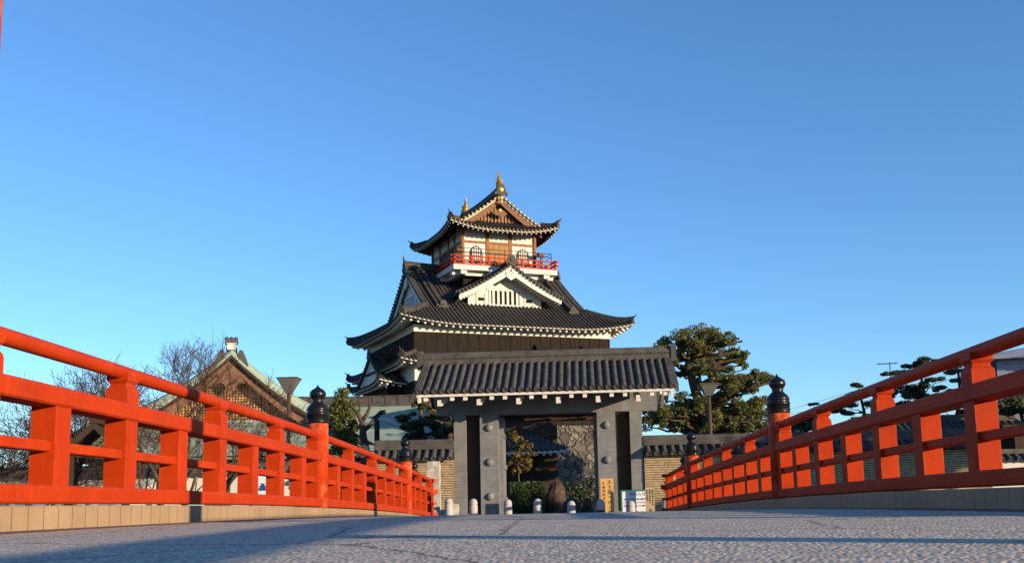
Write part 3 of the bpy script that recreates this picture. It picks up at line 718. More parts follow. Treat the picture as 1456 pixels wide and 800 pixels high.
for c in (6.2, 10.28):                       # bell-shaped windows
    def bell(s): return [(x * s, z) for x, z in ((-.50, 0), (-.47, .55), (-.44, .95), (-.34, 1.2), (-.16, 1.36), (0, 1.44), (.16, 1.36), (.34, 1.2), (.44, .95), (.47, .55), (.50, 0))]
    m = MB(); m.prism([Vector((c + x, TV0 - .06, 18.5 + z)) for x, z in bell(1.2)], Vector((0, .059, 0))); wn = cp(m, 'bell_window', M['blackmetal'])
    m = MB(); m.prism([Vector((c + x * .94, TV0 - .075, 18.52 + z * .93)) for x, z in bell(1)], Vector((0, .02, 0))); cp(m, 'window_paper', M['white'], wn)
    m = MB()
    for k in range(-2, 3): m.box(c + k * .19 - .032, c + k * .19 + .032, TV0 - .095, TV0 - .076, 18.5, 19.85 - abs(k) * .1)
    for z in (18.75, 19.05, 19.35): m.box(c - .46, c + .46, TV0 - .098, TV0 - .076, z, z + .055)
    cp(m, 'window_lattice', M['blackmetal'], wn)
# balcony
OV = 1.35; bu0, bu1, bv0, bv1 = TU0 - OV + .15, TU1 + OV + .12, TV0 - OV + .1, TV1 + OV - .1
m = MB(); m.box(bu0, bu1, bv0, bv1, 17.62, 18.02); bal = cp(m, 'balcony', M['white'])
m = MB()
for u in [bu0 + .9 + (bu1 - bu0 - 1.8) * k / 3 for k in range(4)]:
    m.box(u - .25, u + .25, bv0 + .12, bv1 - .12, 17.30, 17.62)
for v in [bv0 + .9 + (bv1 - bv0 - 1.8) * k / 3 for k in range(4)]:
    m.box(bu0 + .1, bu1 - .1, v - .25, v + .25, 17.29, 17.618)
cp(m, 'balcony_bracket', M['white'], bal)
m = MB(); e = .32
for z, hh, ww in ((18.08, .13, .14), (18.42, .10, .10), (18.74, .10, .10)):
    ex = e if z > 18.2 else .03
    for v in (bv0 + .12, bv1 - .12): m.box(bu0 - ex + .1, bu1 + ex - .1, v - ww / 2, v + ww / 2, z - hh / 2, z + hh / 2)
    for u in (bu0 + .12, bu1 - .12): m.box(u - ww / 2, u + ww / 2, bv0 - ex + .1, bv1 + ex - .1, z - hh / 2 - .004, z + hh / 2 - .004)
for k in range(13):
    u = bu0 + .12 + (bu1 - bu0 - .24) * k / 12; t = 18.86 if k % 4 == 0 else (18.70 if k % 2 == 0 else 18.4)
    for v in (bv0 + .12, bv1 - .12): m.box(u - .08, u + .08, v - .078, v + .078, 18.02, t)
for k in range(1, 12):
    v = bv0 + .12 + (bv1 - bv0 - .24) * k / 12; t = 18.86 if k % 4 == 0 else (18.70 if k % 2 == 0 else 18.4)
    for u in (bu0 + .12, bu1 - .12): m.box(u - .078, u + .078, v - .08, v + .08, 18.02, t)
cp(m, 'balcony_railing', M['red'], bal)
m = MB(); q = .35
for z in (19.15, 19.45):
    m.tube([(bu0 + q, bv0 + q, z), (bu1 - q, bv0 + q, z), (bu1 - q, bv1 - q, z), (bu0 + q, bv1 - q, z), (bu0 + q, bv0 + q, z)], .025, 5)
for u in [bu0 + q + (bu1 - bu0 - 2 * q) * k / 4 for k in range(5)]: m.tube([(u, bv0 + q, 18.02), (u, bv0 + q, 19.45)], .025, 5)
for v in [bv0 + q + (bv1 - bv0 - 2 * q) * k / 5 for k in range(1, 6)]: m.tube([(bu0 + q, v, 18.02), (bu0 + q, v, 19.45)], .025, 5); m.tube([(bu1 - q, v, 18.02), (bu1 - q, v, 19.45)], .025, 5)
cp(m, 'safety_rail', M['blackmetal'], bal)
for u, v in ((bu0 + .7, bv0 + .75), (bu1 - 1.2, bv0 + .6)):
    m = MB(); m.tube([(u, v, 18.02), (u, v, 19.2)], [.09, .07], 8); m.box(u - .28, u + .28, v - .2, v + .2, 19.2, 19.5); m.tube([(u - .12, v - .3, 19.36), (u - .12, v + .3, 19.38)], .11, 8); m.tube([(u + .12, v - .3, 19.36), (u + .12, v + .3, 19.38)], .11, 8)
    cp(m, 'viewing_telescope', M['brownwood'], bal)
# top roof
TR = Hip(3.45, 12.95, 1.55, 12.45, 21.02, .50, .034, L=.62, Lw=3.9, Dl=3.4, along='v', gv=1.15, gw=1.85)
m = MB(); TR.tiles(m, .33, .098, n=10); TR.hips(m, .32, .32); tr = cp(m, 'top_roof', M['tile2'])
m = MB(); TR.fascia(m, .10, .09); cp(m, 'eave_board', M['white'], tr)
m = MB(); en = MB(); TR.soffit(m, 1.6); TR.rafters(m, .42, .095, 1.5, ends=en); cp(m, 'rafters', M['darkwood'], tr); cp(en, 'rafter_end', M['white'], tr)['kind'] = 'stuff'
m = MB()                                     # gilt eave-tile faces, front
for k in range(29):
    c = TR.P('f', .13 + k * .33, 0, .02); m.loft([[c + Vector((r * math.cos(2 * math.pi * j / 8), o, r * math.sin(2 * math.pi * j / 8) + .02)) for j in range(8)] for o, r in ((.0, .05), (-.05, .05), (-.06, .03))])
cp(m, 'gilt_tile_end', M['gold'], tr)['kind'] = 'stuff'
gable_end(TR, 'f', CK, -G, M['brownwood'], M['brownwood'], M['gold'], M['tile2'], .55, M['woodlt'], None, edge=M['white'], dr=.10)
gable_end(TR, 'b', CK, -G, M['brownwood'], M['brownwood'], M['gold'], M['tile2'], .55, None, None, edge=M['white'], dr=.10)
zr = 21.02 + TR.h(4.75); uc = 8.2
m = MB(); ridge_bar(m, (uc, 2.55, zr - .1), (uc, 11.45, zr - .1), .5, .72, .18)
onigawara(m, (uc, 2.55, zr + .05), (0, -1, 0), 1.15); onigawara(m, (uc, 11.45, zr + .05), (0, 1, 0), 1.15); cp(m, 'ridge', M['tile2'], tr)
m = MB()
for v, d in ((2.36, -1),):
    for z, r in ((zr + .40, .2), (zr - .28, .16), (zr - .62, .13)): m.loft([[(uc + r * k2 * math.cos(2 * math.pi * k / 12), v + o, z + r * k2 * math.sin(2 * math.pi * k / 12)) for k in range(12)] for o, k2 in ((.0, 1), (-.06, .95), (-.08, .6))])
c = Vector((uc, TR.v0 + TR.gv + .02, zr - 1.25)); m.loft([[c + Vector((r * math.cos(2 * math.pi * k / 10), o, r * math.sin(2 * math.pi * k / 10))) for k in range(10)] for o, r in ((.05, .16), (-.05, .15), (-.07, .1))])
cp(m, 'gilt_crest', M['gold'], tr)
m = MB(); p = Vector((uc, TR.v0 + TR.gv + .03, zr - 1.3))
for sg in (-1, 1): m.prism([p + Vector((sg * x, 0, z)) for x, z in ((.02, .1), (.25, .1), (.55, -.1), (.62, -.32), (.45, -.26), (.40, -.42), (.2, -.34), (.02, -.55))], Vector((0, .06, 0)))
cp(m, 'gable_pendant', M['brownwood'], tr)
# golden fish
for v, d in ((2.75, 1), (11.2, -1)):
    zb = zr + .75
    m = MB(); pts, rad = [], []
    for k in range(11):
        t = k / 10; pts.append((uc, v + d * (-.18 * math.cos(t * 2.3) + .22 * math.sin(t * 3.1)), zb - .05 + 1.0 * t)); rad.append(.30 * (1 - t) ** .75 + .055)
    m.tube(pts, rad, 10)
    for f_ in (-1, 1):                       # tail, pectoral and dorsal fins
        m.prism([Vector((uc, v + d * .02, zb + 0.79)), Vector((uc + f_ * .10, v, zb + 0.99)), Vector((uc + f_ * .05, v + d * .10, zb + 1.29)), Vector((uc, v + d * .05, zb + 1.09))], Vector((0, .06 * d, 0)))
        m.prism([Vector((uc + f_ * .2, v, zb + .30)), Vector((uc + f_ * .34, v + d * .05, zb + .58)), Vector((uc + f_ * .2, v, zb + .62))], Vector((0, .06, 0)))
    for k in range(4): z = zb + .3 + k * .24; m.prism([Vector((uc - .03, v + d * .30, z)), Vector((uc - .03, v + d * (.46 - .05 * k), z + .2)), Vector((uc - .03, v + d * .2, z + .2))], Vector((.06, 0, 0)))
    m.lathe([(.02, .95), (.012, 1.2)], (uc, v, zb), 5)
    cp(m, 'golden_fish', M['gold'])

# gabled bay on the left side
BV0, BV1 = 1.95, 12.15
BR = Hip(-2.25, 3.5, BV0, BV1, 8.5, .33, .032, L=.42, Lw=3, Dl=2.5, along='u', gv=.65, gw=.8)
m = MB(); BR.tiles(m, .34, .085, n=8, sides='fbl'); BR.hips(m, .3, .26)
bz = 8.5 + BR.h(5.1); ridge_bar(m, (BR.u0 + .6, 7.05, bz - .08), (0, 7.05, bz - .08), .4, .45); onigawara(m, (BR.u0 + .62, 7.05, bz + .05), (-1, 0, 0), .9)
bay = cp(m, 'bay_roof', M['tile2'])
m = MB(); BR.fascia(m, .09, .09, sides='fbl'); BR.soffit(m, 1.0, drop=.16, sides='fbl'); BR.rafters(m, .52, .13, 1.0, inset=.26, drop=.24, sides='fbl'); cp(m, 'eaves', M['white'], bay)
gable_end(BR, 'l', CK, -G, M['white'], M['white'], M['tile2'], M['tile2'], .4, None, None)
m = MB(); m.box(-1.25, .5, 3.1, 10.6, 3.6, 8.45); cp(m, 'bay_wall', M['boards'])

# ------------------------------------------------------------------ entrance turret seen through the gate
ET = thing('entrance_turret', 'dark timber entrance building with small tiled pent roof seen through the gate opening', 'building', (-1.6, 57, G), 0)
m = MB(); m.box(-3.6, 2.1, 0, 5, 0, 6.6); cp_ = lambda m, n, mt, p=None, z=0: m.build(n, mt, p or ET, (0, 0, z))
cp_(m, 'timber_wall', M['darkwood'])
for x in (-1.6, -.75, .1):
    m = MB(); m.box(x, x + .8, -.06, -.002, 0, 3.0)
    for k in range(5): m.box(x + .06 + k * .15, x + .12 + k * .15, -.09, -.062, .1, 2.9)
    cp_(m, 'door', M['darkwood'])
m = MB(); PR = Hip(-4, 2.75, -2.0, 6, 3.22, .50, .0, L=.12, Lw=1.5, Dl=2, D=1.9); PR.tiles(m, .29, .075, sides='f', n=3); pr = cp_(m, 'pent_roof', M['tile'])
m = MB(); PR.fascia(m, .12, .08, sides='f'); PR.rafters(m, .36, .11, 1.7, sides='f', ends=None); cp_(m, 'eaves', M['white'], pr)

# ------------------------------------------------------------------ gate
GT = thing('castle_gate', 'wide tiled gate on grey studded pillars at the far end of the bridge', 'gate', (0, 36, G), R(-1.8))
def gp(m, name, mt, parent=None): return m.build(name, mt, parent or GT)
for sg in (-1, 1):
    m = MB(); x = sg * 1.98; m.box(x - .31, x + .31, -.3, .32, 0, 3.74); pl = gp(m, 'main_pillar', M['iron'])
    for z in (.98, 2.12, 3.28):
        q = MB(); q.loft([[(x - sg * .0 + r * math.cos(2 * math.pi * k / 16), -.3 - o, z + r * math.sin(2 * math.pi * k / 16)) for k in range(16)] for r, o in ((.135, -.01), (.135, .02), (.115, .06), (.08, .09), (.04, .108), (.005, .112))], True, True); gp(q, 'dome_boss', M['iron'], pl)
    m = MB(); m.box(sg * 2.98 - .205, sg * 2.98 + .205, -.22, .22, 0, 3.74); gp(m, 'side_post', M['iron'])
    a, b = sorted((sg * 2.292, sg * 2.773)); m = MB(); m.box(a, b, .06, .16, .42, 3.74); gp(m, 'side_panel', M['panel'])
    m = MB(); m.box(a, b, -.1, .2, 0, .42); gp(m, 'panel_plinth', M['iron'])
    m = MB(); m.box(sg * 1.62 - .05, sg * 1.62 + .05, .34, 1.75, .06, 3.68); dl = gp(m, 'door_leaf', M['iron'])
    for z in (.8, 1.9, 3.0): m = MB(); m.box(sg * 1.56 - .03, sg * 1.56 + .03, .36, 1.72, z, z + .14); gp(m, 'door_strap', M['iron'], dl)
    m = MB(); m.box(sg * 1.98 - .2, sg * 1.98 + .2, 3.1, 3.5, 0, 3.7); gp(m, 'rear_post', M['iron'])
    m = MB(); m.box(sg * 1.98 - .14, sg * 1.98 + .14, .32, 3.1, 3.25, 3.6); gp(m, 'tie_beam', M['darkwood'])
m = MB(); m.box(-2.6, 2.6, 3.08, 3.52, 3.702, 4.1); gp(m, 'rear_beam', M['darkwood'])
m = MB(); m.box(-3.78, 3.72, -.08, .36, 3.742, 4.42); gp(m, 'lintel_beam', M['iron'])
GH = 2.25
def gsurf(d): return 4.33 + .50 * d + .012 * d * d
GX0, GX1 = -4.18, 4.18
m = MB()
for sg in (-1, 1):
    nst = 9; prof = []
    for k in range(nst):                       # lapped courses of pan tiles
        d0, d1 = GH * k / nst, GH * (k + 1) / nst
        prof += [(d0, gsurf(d0) + .018), (d1 - .002, gsurf(d1) - .004)]
    m.sheet([[(x, sg * (-GH + d), z) for d, z in prof] for x in (GX0, GX1)])
    m.sheet([[(x, sg * (-GH + d), z - .06) for d, z in prof] for x in (GX0, GX1)])
    for k in range(33):
        x = GX0 + .11 + (GX1 - GX0 - .22) * k / 32
        pts = []
        for j in range(nst):
            d0, d1 = GH * j / nst, GH * (j + 1) / nst; pts += [(x, sg * (-GH + d0), gsurf(d0) + .010), (x, sg * (-GH + d1 - .012), gsurf(d1))]
        m.roll(pts, (1, 0, 0), .086, rise=.014)
gr = gp(m, 'tiled_roof', M['tile'])
zt = gsurf(GH)
for x0 in (GX0 - .02, GX1 - .16):              # gable edge courses
    m = MB()
    for sg in (-1, 1):
        for k in range(8):
            d0, d1 = GH * k / 8, GH * (k + 1) / 8
            m.loft([[(x0 + (.06 if False else 0), sg * (-GH + d), gsurf(d) + z) for z in (.03 + .02, .13)] + [(x0 + .2, sg * (-GH + d), gsurf(d) + z) for z in (.13, .03 + .02)] for d in (d0, d1 - .015)])
            xo = x0 - .06 if x0 < 0 else x0 + .16
            m.loft([[(xo, sg * (-GH + d), gsurf(d) - .16), (xo + .1, sg * (-GH + d), gsurf(d) - .16), (xo + .1, sg * (-GH + d), gsurf(d) + .06), (xo, sg * (-GH + d), gsurf(d) + .06)] for d in (d0, d1 - .02)])
    gp(m, 'gable_edge_tiles', M['tile'], gr)
m = MB(); m.box(-4.27, 4.27, -.2, .2, zt - .05, zt + .13); m.box(-4.27, 4.27, -.17, .17, zt + .13, zt + .19)
for k in range(84): x = -4.2 + 8.4 * k / 83; m.box(x - .03, x + .03, -.195, .195, zt + .132, zt + .188)
m.box(-4.27, 4.27, -.20, .20, zt + .19, zt + .27); m.box(-4.27, 4.27, -.16, .16, zt + .271, zt + .34)
m.loft([[(x, .12 * math.cos(a), zt + .34 + .07 * math.sin(a)) for a in [math.pi * k / 6 for k in range(7)]] for x in (-4.3, 4.3)])
for sg in (-1, 1): m.box(sg * 4.34 - .09, sg * 4.34 + .09, -.24, .24, zt - .12, zt + .46)
gp(m, 'ridge', M['tile'], gr)
m = MB()
for sg in (-1, 1):
    m.box(-4.15, 4.15, *sorted((sg * -(GH - .03), sg * -(GH - .13))), 4.20, 4.29)
ev = gp(m, 'eave_board', M['white'], gr)
m = MB()
for sg in (-1, 1):
    m.sheet([[(x, sg * (-GH + .06 + d), gsurf(d) - .13) for d in (0, 1, GH - .1)] for x in (-4.1, 4.1)])
    for k in range(19):
        x = -3.86 + 7.72 * k / 18
        if k % 3 == 1: m.loft([[(x + a, sg * (-GH + d), z) for a, z in ((-.075, zz - .20), (.075, zz - .20), (.075, zz), (-.075, zz))] for d, zz in ((.30, 4.12), (2.0, 4.42))])
        else: m.loft([[(x + a, sg * (-GH + d), z) for a, z in ((-.065, zz - .12), (.065, zz - .12), (.065, zz), (-.065, zz))] for d, zz in ((.10, 4.19), (2.1, 4.95))])
gp(m, 'rafters', M['white'], gr)
m = MB()
for y in (-1.35, 1.35): m.box(-4.02, 4.02, y - .08, y + .08, 4.42, 4.6)
m.box(-4.02, 4.02, -.1, .1, 4.9, 5.15)
for sg in (-1, 1):
    for e in (-1, 1):
        xa = e * 4.06; m.loft([[(xa - .05, sg * (-GH + d), gsurf(d) - .34), (xa + .05, sg * (-GH + d), gsurf(d) - .34), (xa + .05, sg * (-GH + d), gsurf(d) - .06), (xa - .05, sg * (-GH + d), gsurf(d) - .06)] for d in (.04, GH)])
gp(m, 'purlin', M['white'], gr)
m = MB()
for e in (-3.6, 0, 3.6): m.box(e - .1, e + .1, -.1, .1, 4.42, 4.9)
m.box(-3.6, 3.6, -.04, .04, 4.42, 4.9); gp(m, 'ridge_strut', M['white'], gr)

# ------------------------------------------------------------------ layered tile walls either side
def tile_wall(name, label, x0, x1, Y, ztop, zcop, pitch=.275, dark=False):
    L = x1 - x0; t = thing(name, label, 'wall', ((x0 + x1) / 2, Y, G))
    H = zcop - G; h = L / 2
    m = MB(); m.box(-h, h, -.17, .17, 0, H); bd = m.build('mortar_core', M['mortar'], t)
    m = MB(); k = 0; z = .05; rnd = random.Random(int(x0 * 10))
    while z < H - .04:
        x = -h - rnd.random() * .3
        while x < h:
            l = .3 + rnd.random() * .12; a, b = max(x, -h), min(x + l - .008, h)
            if b > a + .02:
                o = rnd.uniform(.008, .03); m.box(a, b, -.17 - o, -.165, z, z + .048 + rnd.uniform(-.004, .004)); 
            x += l
        z += .078
    m.build('tile_courses', M['neribei'], t)
    m = MB(); rise = ztop - zcop; E_ = .46
    def sf(d): return H + .02 + .52 * rise * d / E_
    for sg in (-1, 1):
        m.sheet([[(x, sg * -(E_ - d), sf(d)) for d in (0, .15, .3, E_)] for x in (-h, h)]); m.sheet([[(x, sg * -(E_ - d), sf(d) - .05) for d in (0, E_)] for x in (-h, h)])
        c = int(L / pitch)
        for k in range(c + 1):
            x = -h + .12 + (L - .24) * k / c
            m.roll([(x, sg * -(E_ - d), sf(d) + .01) for d in (0, .15, .3, E_)], (1, 0, 0), .082)
    r0 = sf(E_) - .02; m.box(-h, h, -.16, .16, r0, r0 + .13); m.box(-h, h, -.145, .145, r0 + .131, r0 + .2); m.box(-h, h, -.16, .16, r0 + .201, r0 + .27)
    m.loft([[(x, .11 * math.cos(a), r0 + .27 + .07 * math.sin(a)) for a in [math.pi * k / 6 for k in range(7)]] for x in (-h - .02, h + .02)])
    m.build('tile_coping', M['tile'], t)
    return t
tile_wall('boundary_wall', 'layered clay tile wall with tiled coping between the gate and the left railing', -5.85, -3.19, 35.8, 1.92, 1.24)
tile_wall('boundary_wall', 'long layered clay tile wall with tiled coping running right from the gate', 3.20, 14.6, 35.8, 1.86, 1.26)
c = thing('boundary_wall', 'low return wall with tiled coping behind the pruned bare tree', 'wall', (-6.05, 36.9, G), R(78))
m = MB(); m.box(-.9, 1.6, -.17, .17, 0, 1.9); m.build('mortar_core', M['neribei'], c)
m = MB()
for sg in (-1, 1):
    m.sheet([[(x, sg * -(.46 - d), 1.9 + d * .8) for d in (0, .46)] for x in (-1.0, 1.6)])
    for k in range(10): m.roll([(-.88 + k * .27, sg * -(.46 - d), 1.91 + d * .8) for d in (0, .2, .46)], (1, 0, 0), .082)
m.box(-1.0, 1.6, -.15, .15, 2.2, 2.5); onigawara(m, (-1.0, 0, 2.42), (-1, 0, 0), .55); m.build('tile_coping', M['tile'], c)

# ------------------------------------------------------------------ stones, bollards, signs
def rough_block(m, x0, x1, y0, y1, z0, z1, j=.03, n=5, seed=1):
    r = random.Random(seed); rings = []
    for k in range(n + 1):
        z = z0 + (z1 - z0) * k / n; q = []
        for x, y in ((x0, y0), ((x0 + x1) / 2, y0), (x1, y0), (x1, (y0 + y1) / 2), (x1, y1), ((x0 + x1) / 2, y1), (x0, y1), (x0, (y0 + y1) / 2)):
            q.append((x + r.uniform(-j, j), y + r.uniform(-j, j), z + r.uniform(-j, j) * .6))
        rings.append(q)
    m.loft(rings)
t = thing('stone_monument', 'tall rough granite pillar on a block base before the left tile wall', 'monument', (-3.47, 32, G))
m = MB(); rough_block(m, -.19, .19, -.12, .12, .62, 2.07, .018, 9, 3); m.build('stone_pillar', M['stone'], t)
m = MB(); rough_block(m, -.48, .42, -.35, .35, 0, .63, .04, 4, 5); m.build('stone_plinth', M['stone'], t)
m = MB(); rough_block(m, -.15, .13, -.12, .12, 0, .80, .03, 5, 8); o = m.build('small_stone', M['stone'], None, (-2.82, 31.5, G)); tag(o, 'small weathered upright stone between the granite monument and the gate', 'stone')
bl = [('bollard', 638, 707, 'plain pale granite bollard beside the granite monument at the far left'), ('bollard', 673, 708, 'pale granite bollard in front of the left side panel of the gate'),
      ('bollard', 722, 709, 'shaded granite bollard at the left edge of the gate opening'), ('bollard', 764, 708, 'sunlit granite bollard standing in front of the clipped hedge'),
      ('bollard', 812, 711, 'low sunlit granite bollard at the right of the gate opening'), ('bollard', 854, 709, 'granite bollard in front of the tall wooden sign'),
      ('bollard', 897, 711, 'dark shaded granite bollard before the blue and white notice'), ('bollard', 946, 706, 'granite bollard with a dark band, rightmost by the right railing')]
for i, (nm, px, py, lab) in enumerate(bl):
    p = at(px, py, 30); t = thing(nm, lab, 'bollard', (p.x, 30, -.73), 0, 'granite bollards across the bridge foot')
    h = p.z + .73; m = MB()
    m.lathe([(.118, -.2), (.118, h - .2), (.108, h - .19), (.108, h - .165), (.118, h - .155), (.113, h - .10), (.092, h - .045), (.052, h - .012), (.0, h)], (0, 0, 0), 18)
    m.build('stone_shaft', M['granite'], t)
    if i in (5, 7): m = MB(); m.lathe([(.121, h - .36), (.121, h - .30)], (0, 0, 0), 18); m.build('dark_band', M['blackmetal'], t)
# tall wooden sign
t = thing('wooden_sign', 'tall varnished wooden signboard with black vertical writing against the right gate pillar', 'sign', (1.80, 33.2, G))
m = MB(); m.box(-.2, .2, -.02, .02, .1, 1.47); bd = m.build('sign_board', M['signwood'], t)
text('天主閣への入場は', .148, 'lettering', M['lettering'], t, (.085, -.022, 1.42), vertical=True, space=1.04)
text('午後四時半までです', .105, 'lettering', M['lettering'], t, (-.1, -.022, 1.36), vertical=True, space=1.1)
# notice
t = thing('notice_board', 'white notice with blue writing in a green frame near the right gate post', 'sign', (2.72, 33, G))
m = MB(); m.box(-.47, .47, -.02, .02, .28, 1.06); m.build('notice_panel', M['paper'], t)
m = MB(); m.box(-.52, -.47, -.03, .03, 0, 1.1); m.box(.47, .52, -.03, .03, 0, 1.1); m.box(-.47, .47, -.03, .03, 1.06, 1.1); m.box(-.47, .47, -.03, .03, .22, .28); m.build('notice_frame', M['greenframe'], t)
text('お知らせ', .13, 'heading', M['bluelettering'], t, (.0, -.022, 1.03))
text('清洲公園駐車場の開門時間は', .066, 'lettering', M['bluelettering'], t, (.0, -.022, .85))
text('午後五時まで', .066, 'lettering', M['redlettering'], t, (-.24, -.022, .75)); text('になります。', .066, 'lettering', M['bluelettering'], t, (.17, -.022, .75))
text('駐車場は時間までに閉門します', .062, 'lettering', M['bluelettering'], t, (.0, -.022, .645)); text('清  須  市', .085, 'lettering', M['bluelettering'], t, (.12, -.022, .46))
t = thing('wooden_sign', 'small weathered wooden signboard overlapping the right side of the white notice', 'sign', (3.06, 32.6, G))
m = MB(); m.box(-.135, .135, -.02, .02, 0, 1.17); m.build('sign_board', M['signpale'], t)
for x, bdy in ((.085, '開館時間午前九時'), (0, '閉館午後四時半'), (-.085, '休館日月曜日')): text(bdy, .058, 'lettering', M['lettering'], t, (x, -.022, 1.1), vertical=True, space=1.02)
text('清洲', .11, 'lettering', M['lettering'], t, (0, -.022, .52), vertical=True, space=1.05)

# ------------------------------------------------------------------ lamps
def lamp(px, py, Y, label, w_=.40, ht=.62):
    p = at(px, py, Y); t = thing('street_lamp', label, 'street lamp', (p.x, Y, G), 0, 'street lamps with funnel shades')
    H = p.z - G; m = MB(); m.tube([(0, 0, 0), (0, 0, H - ht)], .075, 10); m.build('lamp_post', M['brownmetal'], t)
    m = MB(); a, b = .12, w_
    m.loft([[(-r, -r, z), (r, -r, z), (r, r, z), (-r, r, z)] for r, z in ((a, H - ht), (b, H - .05))]); sh = m.build('lamp_shade', M['lampglass'], t)
    m = MB(); m.box(-b - .02, b + .02, -b - .02, b + .02, H - .05, H); m.build('shade_rim', M['brownmetal'], sh)
lamp(411, 537, 42, 'brown street lamp with an inverted pyramid shade in front of the copper roofed temple')
lamp(1007, 545, 42, 'street lamp with an inverted pyramid shade in front of the big evergreen tree', .36, .5)
p = at(536, 590, 41)
t = thing('utility_post', 'short dark post with a white lamp arm behind the left tile wall', 'post', (p.x, 41, G))
m = MB(); m.box(-.09, .09, -.09, .09, 0, p.z - G); m.build('post', M['darkwood'], t)
m = MB(); q = p.z - G - .15; m.tube([(.05, -.1, q), (.35, -.12, q - .02), (.66, -.15, q - .22)], [.035, .06, .07], 8); m.build('lamp_arm', M['white'], t)

# ------------------------------------------------------------------ copper roofed temple (left)
TY = 58.0
p = at(329, 500, TY)
TP = thing('copper_roofed_temple', 'temple building with green copper roof, brown lattice gable and carved ridge end behind bare trees', 'temple', (p.x, TY, G), R(16))
def tp(m, n, mt, par=None): return m.build(n, mt, par or TP)
ap = p.z - G - .25                          # apex height of the gable
TWd, TDp = 5.7, 17.0
def tz(t): x = 1 - abs(t); return ap - 4.05 + 2.55 * x + 1.5 * x * x
ts = [-1 + 2 * k / 32 for k in range(33)]
m = MB(); m.sheet([[(t * TWd, v, tz(t) + .22) for v in (-.1, 3, 6, 9, 12, TDp)] for t in ts]); m.sheet([[(t * TWd, v, tz(t)) for v in (.1, TDp)] for t in ts]); rf = tp(m, 'copper_roof', M['copper'])
m = MB()
for hf in (ts[:17], ts[16:]):
    m.strip([(t * TWd, -.22, tz(t) + .06) for t in hf], [(t * TWd, -.22, tz(t) - .13) for t in hf], (0, .35, 0))
tp(m, 'verge_edge', M['darkwood'], rf)
m = MB()
for hf in (ts[:17], ts[16:]):
    m.loft([[(t * TWd, -.26, tz(t) + .06), (t * TWd, .5, tz(t) + .06), (t * TWd, .5, tz(t) + .3), (t * TWd, .1, tz(t) + .50 + .3 * abs(t)), (t * TWd, -.16, tz(t) + .36 + .28 * abs(t)), (t * TWd, -.26, tz(t) + .2)] for t in hf])
tp(m, 'rolled_verge', M['copper'], rf)
for hf in (ts[:17], ts[16:]):
    m = MB(); m.strip([(t * TWd, .05, tz(t) - .12) for t in hf], [(t * TWd, .05, tz(t) - .62 - .15 * abs(t)) for t in hf], (0, .12, 0)); tp(m, 'barge_board', M['brownwood'])
m = MB(); tt = [-.86 + 1.72 * k / 24 for k in range(25)]; zb = ap - 3.55
m.strip([(t * TWd, .95, tz(t) - .2) for t in tt], [(t * TWd, .95, zb) for t in tt], (0, .2, 0)); gw_ = tp(m, 'gable_wall', M['darkwood'])
m = MB(); x = -TWd * .84
while x < TWd * .84:
    z1 = tz(x / TWd) - .45
    if z1 > zb + .15: m.box(x - .034, x + .034, .86, .90, zb, z1)
    x += .16
z = zb
while z < ap - .7:
    hw = max(abs(t) for t in ts if tz(t) - .45 > z) * TWd; m.box(-hw, hw, .88, .93, z, z + .055); z += .16
tp(m, 'gable_lattice', M['lattice'], gw_)
m = MB(); c = Vector((0, -.02, ap - 1.25))
m.prism([c + Vector((x, 0, z)) for x, z in ((-.12, .75), (.12, .75), (.35, .35), (.75, .2), (.62, -.05), (.8, -.25), (.4, -.3), (.2, -.55), (0, -.75), (-.2, -.55), (-.4, -.3), (-.8, -.25), (-.62, -.05), (-.75, .2), (-.35, .35))], Vector((0, .1, 0))); tp(m, 'gable_pendant', M['brownwood'])
m = MB(); ridge_bar(m, (0, .2, ap + .1), (0, TDp, ap + .1), .55, .55); rr = tp(m, 'ridge', M['tile'], rf)
m = MB(); m.box(-.22, .22, -.3, .3, ap + .34, ap + .66); m.box(-.28, .28, -.34, .34, ap + .66, ap + .72); m.box(-.26, .26, -.32, .32, ap + .46, ap + .51); tp(m, 'ridge_end_block', M['white'], rr)
m = MB(); m.box(-.36, .36, -.38, .38, ap + .72, ap + .92)
for sg in (-1, 1): m.prism([Vector((sg * x, -.25, ap + z)) for x, z in ((.3, -.3), (.75, -.75), (.95, -.55), (.8, -.1), (.62, .3), (.45, .35), (.35, .1))], Vector((0, .4, 0)))
for k in range(-1, 2): m.lathe([(.1, ap + .93), (.13, ap + 1.0), (.02, ap + 1.1)], (k * .25, -.1, 0), 8)
tp(m, 'ridge_end_carving', M['tile'], rr)
# lower copper skirt in front, walls
m = MB(); hw = 8.6
m.sheet([[(x * (hw - (0 if k == 0 else 0)) * (1 - .13 * k / 4), -4.2 + 5.2 * k / 4, zb - 2.15 + 2.1 * (k / 4) + .35 * abs(x) ** 4 * (1 - k / 4)) for k in range(5)] for x in [-1 + 2 * j / 16 for j in range(17)]])
m.sheet([[(x * hw * (1 - .13 * k / 4), -4.2 + 5.2 * k / 4, zb - 2.32 + 2.1 * (k / 4) + .35 * abs(x) ** 4 * (1 - k / 4)) for k in range(5)] for x in [-1 + 2 * j / 16 for j in range(17)]])
lw = tp(m, 'lower_copper_roof', M['copper'])
for sg in (-1, 1):
    m = MB(); m.sheet([[(sg * (TWd - .5 + (hw - TWd + .5) * k / 4), v, zb + .1 - 2.2 * (k / 4) ** .8) for k in range(5)] for v in (-3.5, 2, 8, TDp)]); tp(m, 'side_copper_roof', M['copper'])
m = MB(); m.box(-6.8, 6.8, -.8, TDp - 1, 0, zb - .9); tp(m, 'timber_wall', M['darkwood'])
m = MB()
for k in range(9): x = -6.6 + 13.2 * k / 8; m.box(x - .14, x + .14, -1.0, -.79, 0, zb - 1)
tp(m, 'wall_post', M['wood'])
